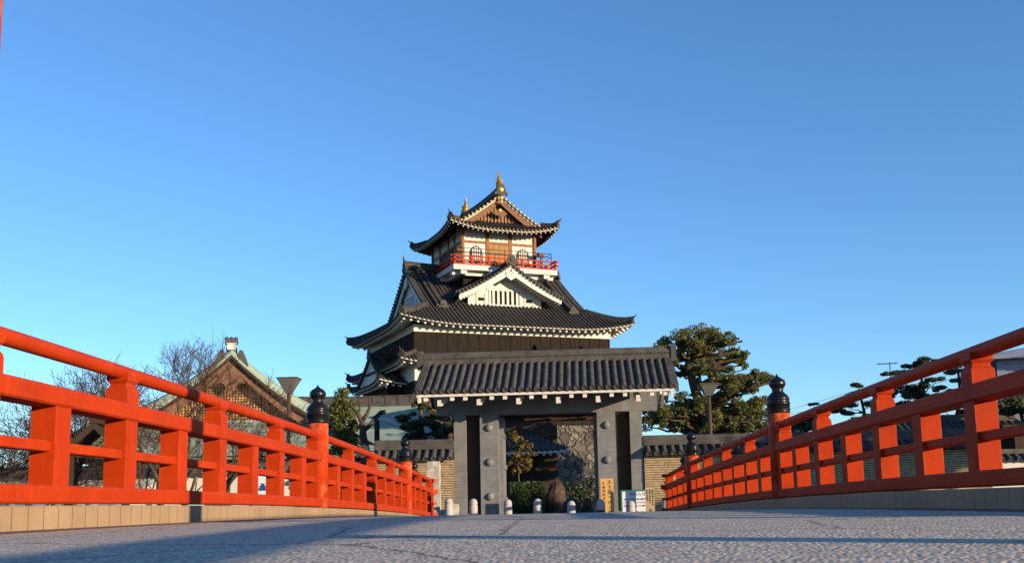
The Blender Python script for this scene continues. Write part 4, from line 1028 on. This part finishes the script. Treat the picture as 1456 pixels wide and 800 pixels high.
# carved corner tile to the right of the gable
m = MB(); c = Vector((TWd - .2, -1.2, zb + .1)); onigawara(m, c, (0, -1, 0), 1.0); m.tube([c + Vector((0, .3, .1)), c + Vector((.9, -1.3, -1.1)), c + Vector((1.5, -2.6, -1.7))], [.22, .2, .16], 8); tp(m, 'corner_ridge', M['tile'], lw)

# second hall
a = at(452, 561, 62); b_ = at(590, 571, 62)
HL = thing('copper_roofed_hall', 'long low hall with green copper roof and grey tile ridge left of the gate', 'hall', ((a.x + b_.x) / 2, 62, G))
HX = 5.6; zt = (a.z + b_.z) / 2 - G
def hp(m, n, mt, par=None): return m.build(n, mt, par or HL)
m = MB()
m.sheet([[(x * (HX if k else HX + .5), -.2 - 5.2 * (1 - k / 5) ** 1.0, zt - .45 - 2.9 * (1 - k / 5) + .55 * ((1 - k / 5) * (k / 5)) * -1) for k in range(6)] for x in (-1, -.5, 0, .5, 1)])
m.sheet([[(x * HX, .2 + 5 * k / 4, zt - .5 - 2.8 * k / 4) for k in range(5)] for x in (-1, 1)])
rf = hp(m, 'copper_roof', M['copper'])
m = MB(); n_ = 15
for k in range(n_):
    x0 = -HX + 2 * HX * k / n_; u = (2 * (k + .5) / n_ - 1); dz = .14 * u * u
    m.box(x0 + .02, x0 + 2 * HX / n_ - .02, -.3, .3, zt - .42 + dz, zt + .02 + dz)
for z0, z1, y in ((zt - .52, zt - .38, .36), (zt + .05, zt + .12, .2)): m.loft([[(x, -y, z0 + .14 * (x / HX) ** 2), (x, y, z0 + .14 * (x / HX) ** 2), (x, y, z1 + .14 * (x / HX) ** 2), (x, -y, z1 + .14 * (x / HX) ** 2)] for x in [-HX + HX * k / 5 for k in range(11)]])
hp(m, 'tile_ridge', M['tile'], rf)
m = MB(); m.box(HX - .02, HX + .45, -.35, .35, zt - .5, zt + .2); m.box(HX + .44, HX + .5, -.2, .2, zt - .35, zt + .05); hp(m, 'ridge_end_block', M['white'], rf)
m = MB(); m.box(-HX + .8, HX - .8, -4.2, 4.2, 0, zt - 3.1); hp(m, 'timber_wall', M['darkwood'])
m = MB(); m.box(-HX, HX + .4, -5.35, -5.2, zt - 3.5, zt - 3.3); hp(m, 'eave_beam', M['darkwood'], rf)

# white garden wall, small roofed shelter, poster board
def plaster_wall(label, x0, x1, Y, ztop, rz=0):
    L = x1 - x0; t = thing('plaster_wall', label, 'wall', ((x0 + x1) / 2, Y, G), rz); H = ztop - G
    m = MB(); m.box(-L / 2, L / 2, -.15, .15, 0, H); m.build('plaster_face', M['white'], t)
    m = MB()
    for sg in (-1, 1):
        m.sheet([[(x, sg * -(.4 - d), H + .02 + d * .6) for d in (0, .4)] for x in (-L / 2, L / 2)]); m.sheet([[(x, sg * -(.4 - d), H - .02 + d * .6) for d in (0, .4)] for x in (-L / 2, L / 2)])
        for k in range(int(L / .3)): m.roll([(-L / 2 + .15 + k * .3, sg * -(.4 - d), H + .025 + d * .6) for d in (0, .2, .4)], (1, 0, 0), .07)
    m.box(-L / 2, L / 2, -.12, .12, H + .24, H + .42); m.build('tile_coping', M['tile'], t)
q = at(330, 672, 38)
plaster_wall('long white plaster garden wall behind the bare trees and left railing', -30, -8.0, 38, q.z - .05)
q = at(142, 603, 24)
SH = thing('roofed_shelter', 'small dark gabled shelter on posts standing behind the left railing', 'shelter', (q.x, 24, G), R(12))
hz = q.z - G
def stz(t): x = 1 - abs(t); return hz - .78 + .42 * x + .36 * x * x
ts = [-1 + 2 * k / 16 for k in range(17)]
m = MB(); m.sheet([[(t * 1.15, v, stz(t)) for v in (-.6, .9)] for t in ts]); m.sheet([[(t * 1.15, v, stz(t) - .08) for v in (-.6, .9)] for t in ts]); m.box(-.1, .1, -.7, 1.0, hz - .02, hz + .12); rf = m.build('shelter_roof', M['darkwood'], SH)
m = MB(); m.strip([(t * 1.15, -.66, stz(t) + .03) for t in ts], [(t * 1.15, -.66, stz(t) - .14) for t in ts], (0, .07, 0)); m.build('barge_board', M['darkwood'], rf)
for x in (-.62, .62):
    m = MB(); m.box(x - .08, x + .08, -.08, .08, 0, hz - .5); m.build('shelter_post', M['darkwood'], SH)
m = MB(); m.box(-.7, .7, -.05, .05, hz - .75, hz - .55); m.build('shelter_panel', M['darkwood'], SH)
q = at(372, 692, 36.5)
PB = thing('poster_board', 'small white poster board with a dark drawing of a castle behind the left railing', 'poster board', (q.x, 36.5, G))
m = MB(); m.box(-.42, .42, -.03, .03, q.z - G - .45, q.z - G + .5); m.build('poster', M['paper'], PB)
m = MB(); c = Vector((.05, -.035, q.z - G - .12))
for w_, z, h in ((.14, 0, .06), (.20, .06, .03), (.1, .09, .06), (.15, .15, .025), (.05, .175, .05), (.09, .225, .025)): m.box(c.x - w_, c.x + w_, -.04, -.032, c.z + z, c.z + z + h)
m.box(-.42, .42, -.04, -.032, c.z - .22, c.z - .17); m.build('poster_drawing', M['bluelettering'], PB)
m = MB(); m.box(-.4, -.34, 0, .06, 0, q.z - G); m.box(.34, .4, 0, .06, 0, q.z - G); m.build('board_leg', M['darkwood'], PB)

# ------------------------------------------------------------------ right side buildings and wall
q = at(1419, 520, 50)
HB = thing('house', 'grey blue rendered house with slate roof at the far right above the railing', 'house', (q.x, 50, G), R(-22))
he = at(1416, 503, 50).z - G
m = MB(); m.box(0, 9, 0, 8, 0, he); m.build('rendered_wall', M['greywall'], HB)
m = MB(); e = [(-.7, -.7), (9.7, -.7), (9.7, 8.7), (-.7, 8.7)]; b0_ = [Vector((x, y, he - .1)) for x, y in e]; r0, r1 = Vector((4, 4, he + 1.0)), Vector((5, 4, he + 1.0))
i = m.add(b0_ + [r0, r1]); m.face([i, i + 1, i + 5, i + 4]); m.face([i + 1, i + 2, i + 5]); m.face([i + 2, i + 3, i + 4, i + 5]); m.face([i + 3, i, i + 4])
m.box(-.72, 9.72, -.72, 8.72, he - .30, he - .11)
m.build('slate_roof', M['greywall'], HB)
m = MB(); m.box(1.15, 2.6, -.04, .0, he - 1.9, he - .75); wn = m.build('window', M['void'], HB)
m = MB(); m.box(1.05, 1.15, -.09, -.03, he - 2, he - .65); m.box(2.6, 2.7, -.09, -.03, he - 2, he - .65); m.box(1.0, 2.75, -.11, -.03, he - .7, he - .58); m.box(1.0, 2.75, -.11, -.03, he - 2.05, he - 1.93); m.build('window_frame', M['greywall'], wn)
m = MB(); m.box(-.06, 9, -.08, -.002, he - .5, he - .4); m.box(-.06, .3, -.07, -.002, 0, he - .5); m.build('wall_trim', M['greywall'], HB)
q = at(1440, 654, 40)
plaster_wall('white plaster wall with grey tile coping at the far right behind the railing', 15.6, 27, 40, q.z)
q = at(1400, 575, 44)
LG = thing('tiled_outbuilding', 'dark outbuilding with a curved tiled gable roof below the grey blue house', 'building', (q.x + 4.5, 44, G))
hz = q.z - G + .1
m = MB(); PT = [-1 + 2 * k / 12 for k in range(13)]
m.sheet([[(t * 4.2, v, hz - 1.5 * abs(t) ** .8 + .5 * abs(t) ** 3) for v in (-.8, 4)] for t in PT]); m.sheet([[(t * 4.2, v, hz - .15 - 1.5 * abs(t) ** .8 + .5 * abs(t) ** 3) for v in (-.8, 4)] for t in PT]); m.box(-.15, .15, -.85, 4.05, hz - .05, hz + .25); m.build('tiled_roof', M['tile'], LG)
m = MB(); m.strip([(t * 4.2, -.86, hz + .02 - 1.5 * abs(t) ** .8 + .5 * abs(t) ** 3) for t in PT], [(t * 4.2, -.86, hz - .25 - 1.5 * abs(t) ** .8 + .5 * abs(t) ** 3) for t in PT], (0, .08, 0)); m.build('barge_board', M['darkwood'], LG)
m = MB(); m.box(-3.4, 3.4, 0, 4, 0, hz - 1.2); m.build('timber_wall', M['darkwood'], LG)
q0 = at(1270, 628, 50); q1 = at(1378, 604, 50)
RB = thing('tiled_storehouse', 'low storehouse with dark tiled roof showing between the right railing posts', 'building', ((q0.x + q1.x) / 2 + 1, 50, G))
zt = q1.z - G + .2
m = MB(); L = 4.6
for sg in (-1, 1):
    m.sheet([[(x, sg * -(3.2 - d), zt - 1.5 + 1.5 * d / 3.2) for d in (0, 3.2)] for x in (-L, L)])
    for k in range(30): m.roll([(-L + .15 + k * .305, sg * -(3.2 - d), zt - 1.49 + 1.5 * d / 3.2) for d in (0, 1.6, 3.2)], (1, 0, 0), .075)
m.box(-L, L, -.2, .2, zt - .05, zt + .3); onigawara(m, (L, 0, zt + .1), (1, 0, 0), .7); m.build('tiled_roof', M['tile'], RB)
m = MB(); m.box(-L + .5, L - .5, -2.4, 2.4, 0, zt - 1.4); m.build('plaster_wall', M['greywall'], RB)

# ------------------------------------------------------------------ vegetation
rng = random.Random(11)
def leaves(m, c, rx, ry, rz, n, size, flat=0.0, r=rng, shell=.45):
    for _ in range(n):
        while True:
            x, y, z = r.uniform(-1, 1), r.uniform(-1, 1), r.uniform(-1, 1); d = x * x + y * y + z * z
            if d < 1 and (d > shell * shell or r.random() < .35): break
        p = Vector((c[0] + x * rx, c[1] + y * ry, c[2] + z * rz)); s_ = size * r.uniform(.6, 1.3)
        a = Vector((r.gauss(0, 1), r.gauss(0, 1), r.gauss(0, 1) * (1 - flat))).normalized(); b = a.orthogonal().normalized()
        b = (Matrix.Rotation(r.uniform(0, 6.28), 3, a) @ b); cc = a.cross(b)
        i = m.add([p - b * s_, p + cc * s_ * .45, p + b * s_, p - cc * s_ * .45]); m.face([i, i + 1, i + 2, i + 3])
def limb(m, a, b, r0, r1, wob=.08, n=5, sides=6, r=rng):
    a, b = Vector(a), Vector(b); L = (b - a).length; pts = []
    for k in range(n + 1):
        t = k / n; j = 0 if k in (0, n) else L * wob
        pts.append(a.lerp(b, t) + Vector((r.uniform(-j, j), r.uniform(-j, j), r.uniform(-j, j) * .6)))
    m.tube(pts, [r0 + (r1 - r0) * k / n for k in range(n + 1)], sides); return pts
def tree(name, label, cat, base, trunk, clumps, leafm, lsize, dens, flat=0.0, group=None, zr=.75, barkm='bark', tw=.25):
    """trunk: list of points; clumps: (x, y, z, r)"""
    base = Vector(base); t = thing(name, label, cat, base, 0, group)
    m = MB(); T = [Vector(p) - base for p in trunk]; n = len(T)
    m.tube(T, [tw * (1 - .6 * k / (n - 1)) for k in range(n)], 9)
    for (x, y, z, r) in clumps:
        c = Vector((x, y, z)) - base; best = min(T, key=lambda q: (q - c).length + max(0, q.z - c.z) * 1.5)
        limb(m, best, c - Vector((0, 0, r * .25)), tw * .28, tw * .07, .09)
    m.build('trunk', M[barkm], t)
    m = MB()
    for (x, y, z, r) in clumps:
        c = Vector((x, y, z)) - base; nn = int(dens * r * r)
        for _ in range(4):                    # ragged sub-clumps
            o = Vector((rng.uniform(-.7, .7) * r, rng.uniform(-.7, .7) * r, rng.uniform(-.55, .55) * r * zr)); k = rng.uniform(.4, .75)
            leaves(m, c + o, r * k, r * k, r * k * zr, nn // 4, lsize, flat)
    m.build('crown', M[leafm], t); return t
def pc(lst, Y, spread, k):                  # pixel clumps -> world clumps at about depth Y
    out = []
    for x, y, r in lst:
        yy = Y + rng.uniform(-spread, spread); p = at(x, y, yy); out.append((p.x, yy, p.z, r * yy / FPX * k))
    return out
# big evergreen right of the gate
cl = [(940, 488, 9), (950, 484, 8), (972, 478, 13), (988, 474, 12), (1001, 472, 8), (1014, 474, 13), (1030, 484, 13), (1009, 490, 14), (993, 494, 12), (978, 490, 10), (1044, 507, 9), (1054, 508, 9), (1040, 500, 8), (1004, 520, 14), (995, 526, 9), (963, 501, 8), (979, 531, 8), (1032, 540, 12), (1048, 546, 14), (1062, 543, 11), (1040, 552, 10), (1088, 537, 9), (1082, 531, 8), (1095, 541, 6), (1074, 536, 5), (1034, 559, 11), (1021, 580, 15), (1044, 580, 14), (1058, 576, 12), (1067, 578, 15), (1085, 572, 13), (1091, 582, 9), (953, 585, 13), (937, 594, 12), (967, 594, 14), (921, 603, 11), (948, 602, 9), (974, 603, 11), (942, 577, 10), (970, 563, 9), (983, 585, 10), (1011, 594, 13), (1000, 572, 10), (1067, 609, 9), (1081, 606, 10), (1034, 615, 10), (1052, 613, 10), (1092, 608, 8), (972, 615, 7), (990, 604, 9), (1008, 607, 10)]
for cx_, cy_, rx_, ry_, nn_, lo_, hi_ in ((998, 507, 58, 38, 46, 4.5, 8), (1010, 590, 88, 24, 44, 4.5, 8), (1062, 541, 34, 12, 14, 4.5, 8), (998, 508, 66, 44, 70, 2.2, 4), (1008, 588, 96, 30, 80, 2.2, 4), (1062, 541, 42, 17, 26, 2.2, 4)):
    for _ in range(nn_):
        a_ = rng.uniform(0, 6.28); q_ = math.sqrt(rng.random()); cl.append((cx_ + rx_ * q_ * math.cos(a_), cy_ + ry_ * q_ * math.sin(a_), rng.uniform(lo_, hi_)))
tr_ = [at(1006, 650, 50), at(1005, 615, 50), at(1003, 597, 50), at(996, 575, 50.2), at(988, 552, 50), at(982, 530, 49.9), at(978, 510, 50), at(985, 490, 50)]
tree('evergreen_tree', 'big spreading evergreen tree rising behind the wall right of the gate', 'tree', (tr_[0].x, 50, G), [Vector((tr_[0].x, 50, G))] + tr_, pc(cl, 50, 1.3, 1.25), 'leaf', .06, 3300, zr=.8, tw=.36)
# cloud-pruned pines, right
def pine(label, px, base_y, Y, pads, tw=.16, leafm='needle', name='pine_tree', group=None, zr=.42, dens=5200, ls=.052, kk=1.3):
    cl = pc(pads, Y, .5, kk); top = min(pads, key=lambda q: q[1])
    tr_ = [Vector((at(px, base_y, Y).x, Y, G))]; n = 5
    x1 = at(top[0], top[1], Y)
    for k in range(1, n + 1):
        q = tr_[0].lerp(Vector((x1.x, Y, x1.z - .2)), k / n); q.x += .25 * math.sin(k * 2.1) * (1 if k < n else 0); tr_.append(q)
    return tree(name, label, 'tree', tr_[0], tr_, cl, leafm, ls, dens, .3, group, zr, tw=tw)
pine('cloud pruned pine with flat needle pads nearest the right railing end', 1130, 640, 58, [(1150, 592, 12), (1143, 604, 12), (1160, 600, 12), (1132, 614, 14), (1152, 612, 14), (1170, 585, 9), (1120, 608, 10), (1176, 578, 8), (1158, 575, 6)], group='pruned pines right of the bridge')
pine('slender pruned pine with a small top tuft left of the aerial', 1226, 640, 58, [(1221, 548, 9), (1205, 576, 10), (1194, 584, 9), (1210, 585, 9), (1236, 573, 9), (1240, 594, 11), (1210, 604, 10), (1222, 600, 10), (1200, 560, 0.1)], group='pruned pines right of the bridge')
pine('broad pruned pine standing below the television aerial', 1312, 640, 60, [(1306, 514, 11), (1295, 520, 10), (1278, 530, 9), (1264, 532, 8), (1322, 514, 7), (1288, 550, 12), (1300, 560, 13), (1314, 548, 11), (1278, 560, 11), (1318, 566, 12), (1330, 540, 10), (1290, 575, 12), (1282, 590, 9), (1305, 585, 12), (1270, 548, 7), (1296, 604, 13)], group='pruned pines right of the bridge')
pine('tall pruned pine at the right with open curved branches', 1344, 640, 57, [(1362, 522, 11), (1372, 526, 7), (1350, 530, 9), (1364, 540, 10), (1340, 552, 9), (1372, 556, 8), (1358, 556, 9), (1330, 562, 9), (1345, 580, 12), (1366, 598, 12), (1352, 606, 12), (1372, 585, 9)], group='pruned pines right of the bridge')
pine('small dark pine between the right railing and the grey blue house', 1440, 660, 48, [(1432, 572, 12), (1448, 566, 11), (1440, 580, 13), (1454, 582, 11), (1426, 584, 9)], leafm='darkleaf', zr=.6)
# clipped dark shrubs filling the background behind the right railing
def shrub(label, px, py, Y, w_, h, leafm='darkleaf', n=1400, name='shrub', ls=.08):
    q = at(px, py, Y); t = thing(name, label, 'shrub', (q.x, Y, G)); H = q.z - G
    m = MB()
    for _ in range(5): limb(m, (rng.uniform(-.1, .1), rng.uniform(-.1, .1), 0), (rng.uniform(-w_, w_) * .6, rng.uniform(-.4, .4), H * .8), .04, .01)
    m.build('stem', M['bark'], t)
    m = MB()
    for _ in range(9):
        a = rng.uniform(-.6, .6) * w_; b = rng.uniform(.3, .8) * H; leaves(m, (a, rng.uniform(-.5, .5), b), w_ * .5, w_ * .45, min(H * .32, w_ * .6), n // 9, ls)
    m.build('foliage', M[leafm], t); return t
shrub('dark rounded shrub behind the right giboshi post and tile wall', 1105, 606, 46, 1.5, 2, n=2600)
shrub('dark shrub under the pruned pines beside the storehouse', 1215, 625, 47, 1.6, 2, n=2600)
shrub('dark shrub mass beyond the wall left of the storehouse roof', 1165, 622, 46, 1.5, 2, n=2600)
# evergreen and pines, left of the gate
cl = [(486, 556, 9), (490, 566, 11), (482, 576, 10), (494, 580, 11), (486, 590, 12), (497, 592, 9), (478, 598, 10), (490, 604, 13), (500, 610, 8), (482, 616, 11), (494, 620, 12), (486, 632, 11), (478, 640, 9), (474, 580, 6), (504, 600, 5)]
b0 = Vector((at(488, 640, 44).x, 44, G)); tree('conical_evergreen', 'upright bushy evergreen beside the nearest left black finial', 'tree', b0, [b0, Vector((b0.x, 44, 1)), at(488, 600, 44), at(487, 560, 44)], pc(cl, 44, .4, 1.25), 'leaf', .075, 2700, zr=.9, tw=.14)
cl = [(600, 578, 9), (592, 573, 8), (580, 592, 11), (572, 594, 9), (590, 606, 12), (575, 608, 11), (604, 602, 12), (620, 606, 12), (634, 604, 10), (612, 592, 10), (588, 622, 13), (603, 624, 14), (620, 620, 12), (582, 630, 11), (640, 612, 9), (628, 596, 8), (610, 632, 12), (636, 592, 7)]
b0 = Vector((at(600, 640, 42).x, 42, G)); tree('pine_tree', 'dark dense pine rising over the left tile wall beside the gate roof', 'tree', b0, [b0, Vector((b0.x, 42, 1)), at(601, 620, 42), at(598, 600, 42), at(599, 575, 42)], pc(cl, 42, .5, 1.25), 'darkleaf', .075, 2900, .3, zr=.5, tw=.16)
cl = [(620, 584, 12), (612, 576, 9), (630, 590, 10), (618, 598, 10), (634, 620, 12), (644, 612, 9), (626, 630, 12)]
b0 = Vector((at(624, 640, 47).x, 47, G)); tree('autumn_tree', 'rust brown leafy tree behind the dark pine next to the gate', 'tree', b0, [b0, Vector((b0.x, 47, 1)), at(624, 620, 47), at(622, 590, 47)], pc(cl, 47, .4, 1.0), 'dryleaf', .07, 2600, zr=.9, tw=.1)
shrub('low green shrub under the conical evergreen behind the left railing', 478, 632, 42, .8, 1.2, 'leaf', 900)
shrub('sparse pale shrub beside the dark utility post', 557, 618, 40, .45, 1, 'leaf', 260, ls=.07)
# inside the gate
q = at(752, 687, 45); t = thing('clipped_hedge', 'boxy clipped green hedge seen through the gate opening', 'hedge', (q.x - .1, 45, G)); H = q.z - G
m = MB(); m.box(-.62, .62, -.8, .8, 0, H - .1); m.build('hedge_core', M['needle'], t)
m = MB()
for _ in range(5200):
    f_ = rng.random(); x, y, z = rng.uniform(-.7, .7), rng.uniform(-.9, .9), rng.uniform(0, H)
    if f_ < .5: y = -.88 + rng.gauss(0, .03)
    elif f_ < .75: z = H + rng.gauss(0, .03)
    else: x = .7 * (1 if f_ < .88 else -1) + rng.gauss(0, .03)
    leaves(m, (x, y, z), .03, .03, .03, 1, .05)
m.build('hedge_leaves', M['hedge'], t)
cl = [(724, 618, 9), (722, 636, 9), (726, 654, 9), (735, 622, 8), (742, 630, 9), (750, 636, 8), (737, 640, 9), (746, 648, 9), (755, 654, 7), (740, 658, 9), (750, 664, 7), (735, 668, 7), (757, 644, 5), (733, 650, 7)]
b0 = Vector((at(738, 690, 46).x, 46, G)); tree('yellow_leaved_shrub', 'yellow and green leaved shrub seen through the gate above the hedge', 'shrub', b0, [b0, Vector((b0.x, 46, .2)), at(737, 670, 46), at(738, 635, 46)], pc(cl, 46, .3, .95), 'yellowleaf', .085, 1300, zr=.9, tw=.06)
q = at(789, 681, 46); t = thing('garden_rock', 'pointed reddish garden rock seen through the gate beside the hedge', 'rock', (q.x, 46, G)); H = q.z - G
m = MB(); r_ = random.Random(5); rings = []
for k in range(9):
    tt_ = k / 8; rad = .52 * (1 - tt_ ** 2.4) ** .6 + .05; rings.append([(rad * math.cos(a) * (1 + r_.uniform(-.16, .16)) + .1 * tt_, rad * .7 * math.sin(a) * (1 + r_.uniform(-.16, .16)), H * tt_ + r_.uniform(-.06, .06)) for a in [2 * math.pi * j / 11 for j in range(11)]])
m.loft(rings); m.build('rock_face', M['rock'], t)
for px, w_, lab in ((812, .5, 'dark low boulder seen through the right side of the gate opening'), (835, .25, 'small pale boulder beside the right main pillar of the gate')):
    q = at(px, 706, 44); t = thing('boulder', lab, 'rock', (q.x, 44, G)); H = q.z - G
    m = MB(); m.loft([[(w_ * (1 - tt_ ** 2.2) ** .6 * math.cos(a) * (1 + r_.uniform(-.15, .15)), w_ * .7 * (1 - tt_ ** 2.2) ** .6 * math.sin(a), H * tt_) for a in [2 * math.pi * j / 10 for j in range(10)]] for tt_ in (0, .25, .5, .75, .9, .99)]); m.build('rock_face', M['rock'], t)
shrub('dark evergreen shrub at the foot of the stone wall inside the gate', 826, 668, 50, 1.1, 1.6, n=2200)

# bare trees
def bare(label, px, Y, top_y, trunk_r, lean=0.0, seed=1, depth=7, spread=.62, ls=1.0, group='bare trees behind the left railing', name='bare_tree', m_='twig', upb=.12, tf=.34):
    r = random.Random(seed); q = at(px, 700, Y); H = (at(px, top_y, Y).z - G) * .93
    t = thing(name, label, 'tree', (q.x, Y, G), 0, group); tm = MB(); bm_ = MB()
    def grow(p, d, L, rad, k):
        n = 3; pts = [p]; dd = d.copy()
        for _ in range(n):
            dd = (dd + Vector((r.uniform(-.22, .22), r.uniform(-.22, .22), r.uniform(-.14, .20)))).normalized(); pts.append(pts[-1] + dd * L / n)
        r1 = rad * .66
        (tm if k <= 2 else bm_).tube(pts, [rad + (r1 - rad) * j / n for j in range(n + 1)], 7 if k < 2 else (5 if k < 4 else 3), False)
        if k >= depth: return
        nb = 4 if k == 2 else 3
        for j in range(nb):
            ax = dd.orthogonal().normalized(); ax = Matrix.Rotation(r.uniform(0, 6.28), 3, dd) @ ax
            nd = (Matrix.Rotation(r.uniform(.35, 1.0) * spread * 1.25, 3, ax) @ dd); nd.z += upb; nd.normalize()
            s_ = pts[-1] if j == 0 else pts[r.randint(1, n)]
            grow(s_, nd, L * r.uniform(.62, .86), max(r1 * r.uniform(.6, .85), .0062), k + 1)
    grow(Vector((0, 0, 0)), Vector((lean, r.uniform(-.1, .1), 1)).normalized(), H * tf * ls, trunk_r, 0)
    k_ = (H / .93) / max(p[2] for p in bm_.v); tm.v = [(a * k_, b * k_, c * k_) for a, b, c in tm.v]; bm_.v = [(a * k_, b * k_, c * k_) for a, b, c in bm_.v]
    tm.build('trunk', M['bark'], t); bm_.build('twigs', M[m_], t); return t
bare('gnarled bare cherry tree with the leftmost thick trunk', 112, 27, 505, .15, -.1, 3, 7, .75)
bare('bare cherry tree with mossy trunk before the white wall', 222, 28, 480, .13, .15, 8, 7, .7)
bare('bare cherry tree with thin upright twigs before the lattice gable', 262, 34, 468, .12, -.05, 21, 6, .6)
bare('bare tree with long low branch reaching toward the street lamp', 300, 33, 520, .10, .45, 14, 6, .7)
bare('bare bushy tree at the left edge of the picture', 30, 30, 590, .10, -.1, 5, 7, .8, tf=.30)
bare('small bare tree low behind the leftmost posts', 68, 34, 580, .10, .1, 6, 7, .8, tf=.30)
bare('bare tree low in front of the temple lower roof', 345, 40, 590, .10, .1, 17, 6, .8, tf=.30)
# pruned tree with stub branches
q = at(524, 640, 43); b0 = Vector((q.x, 43, G)); t = thing('pruned_tree', 'leafless hard pruned tree with stubby dark branches before the copper roofed hall', 'tree', b0)
m = MB()
def br(lst, r0, r1):
    P = [at(x, y, 43) - b0 for x, y in lst]; m.tube(P, [r0 + (r1 - r0) * k / (len(P) - 1) for k in range(len(P))], 7)
m.tube([Vector((0, 0, 0)), at(520, 640, 43) - b0, at(516, 618, 43) - b0, at(515, 598, 43) - b0], [.2, .17, .15, .12], 9)
br([(515, 600), (508, 585), (500, 578), (497, 572)], .11, .04); br([(515, 598), (522, 588), (526, 578), (524, 567)], .10, .035); br([(510, 588), (512, 575), (509, 562)], .06, .02)
br([(517, 612), (526, 604), (534, 592), (542, 585), (548, 583)], .10, .05); br([(516, 610), (508, 606), (503, 602)], .05, .02); br([(536, 590), (542, 583)], .06, .04); br([(538, 590), (549, 586)], .05, .03)
m.build('trunk', M['bark'], t)

# aerial and power lines
q = at(1265, 517, 66); t = thing('television_aerial', 'thin television aerial above the broad pruned pine at right', 'aerial', (q.x, 66, G)); H = q.z - G
m = MB(); m.tube([(0, 0, 0), (0, 0, H + .1)], .03, 6); m.tube([(-.8, 0, H), (.5, 0, H + .05)], .025, 5)
for k in range(6): m.tube([(-.7 + k * .22, -.3, H + .02), (-.7 + k * .22, .3, H + .02)], .018, 4)
m.build('aerial_mast', M['wire'], t)
for (xa, ya, xb, yb, lab) in ((1110, 580, 1290, 522, 'topmost thin power line crossing the sky at right'), (1105, 588, 1280, 541, 'middle thin power line crossing the sky at right'), (1100, 592, 1280, 547, 'lowest thin power line crossing the sky at right')):
    A, B = at(xa, ya, 95), at(xb, yb, 70); m = MB(); d = (B - A); A = A - d * .6; B = B + d * 1.2
    m.tube([A.lerp(B, k / 16) - Vector((0, 0, 1.2 * math.sin(math.pi * k / 16))) * .4 for k in range(17)], .013, 4); o = m.build('power_line', M['wire']); tag(o, lab, 'cable', 'power lines in the sky at right')

# ------------------------------------------------------------------ just outside the frame: trees of the right bank, approach railing on the near side
for (x, y, h, lab) in ((29, 17.5, 5.2, 'low dark evergreen on the right bank nearest the bridge'), (30.5, 20.5, 8.0, 'tall dark evergreen on the right bank between two lower ones'), (31.5, 23.0, 7.6, 'dark evergreen on the right bank farthest from the bridge')):
    c_ = []
    for k in range(16): z = rng.uniform(1.5, h - .9); c_.append((x + rng.uniform(-1.3, 1.3), y + rng.uniform(-1.3, 1.3), G + z, 1.2))
    c_.append((x, y, G + h - 1, 1.0)); tree('evergreen_tree', lab, 'tree', (x, y, G), [(x, y, G), (x, y, G + h * .4), (x + .1, y, G + h * .8)], c_, 'darkleaf', .2, 340, zr=.8, tw=.2, group='evergreens on the right bank')
t = thing('approach_railing', 'low red approach railing between the tall right end post and the camera side bank', 'railing', (3.1, -2, ze(-2)))
m = MB(); sweep(m, csec(-.1, .1, .755, .875), [-9.5 + 1.47 * k for k in range(11)], 0, 1); m.v = [(a, b + 2, c - ze(-2)) for a, b, c in m.v]; m.build('upper_beam', M['red'], t)
for y in (-8.5, -5, -2.1, 1.4):
    m = MB(); m.box(-.08, .08, y + 2 - .1, y + 2 + .1, .1, .757 + ze(y) - ze(-2)); m.build('post', M['red'], t)
c_ = [(12.4 + rng.uniform(-1.4, 1.4), 73.3 + rng.uniform(-1, 1), G + rng.uniform(1.2, 6.3), 1.2) for k in range(22)]  # added evergreen, hidden by the big tree, to shade the castle's stone base
tree('evergreen_tree', 'added dense evergreen behind the big spreading tree, shading the stone base', 'tree', (12.4, 73.3, G), [(12.4, 73.3, G), (12.4, 73.3, 2), (12.4, 73.3, 4.5)], c_, 'darkleaf', .13, 700, zr=.8, tw=.22)
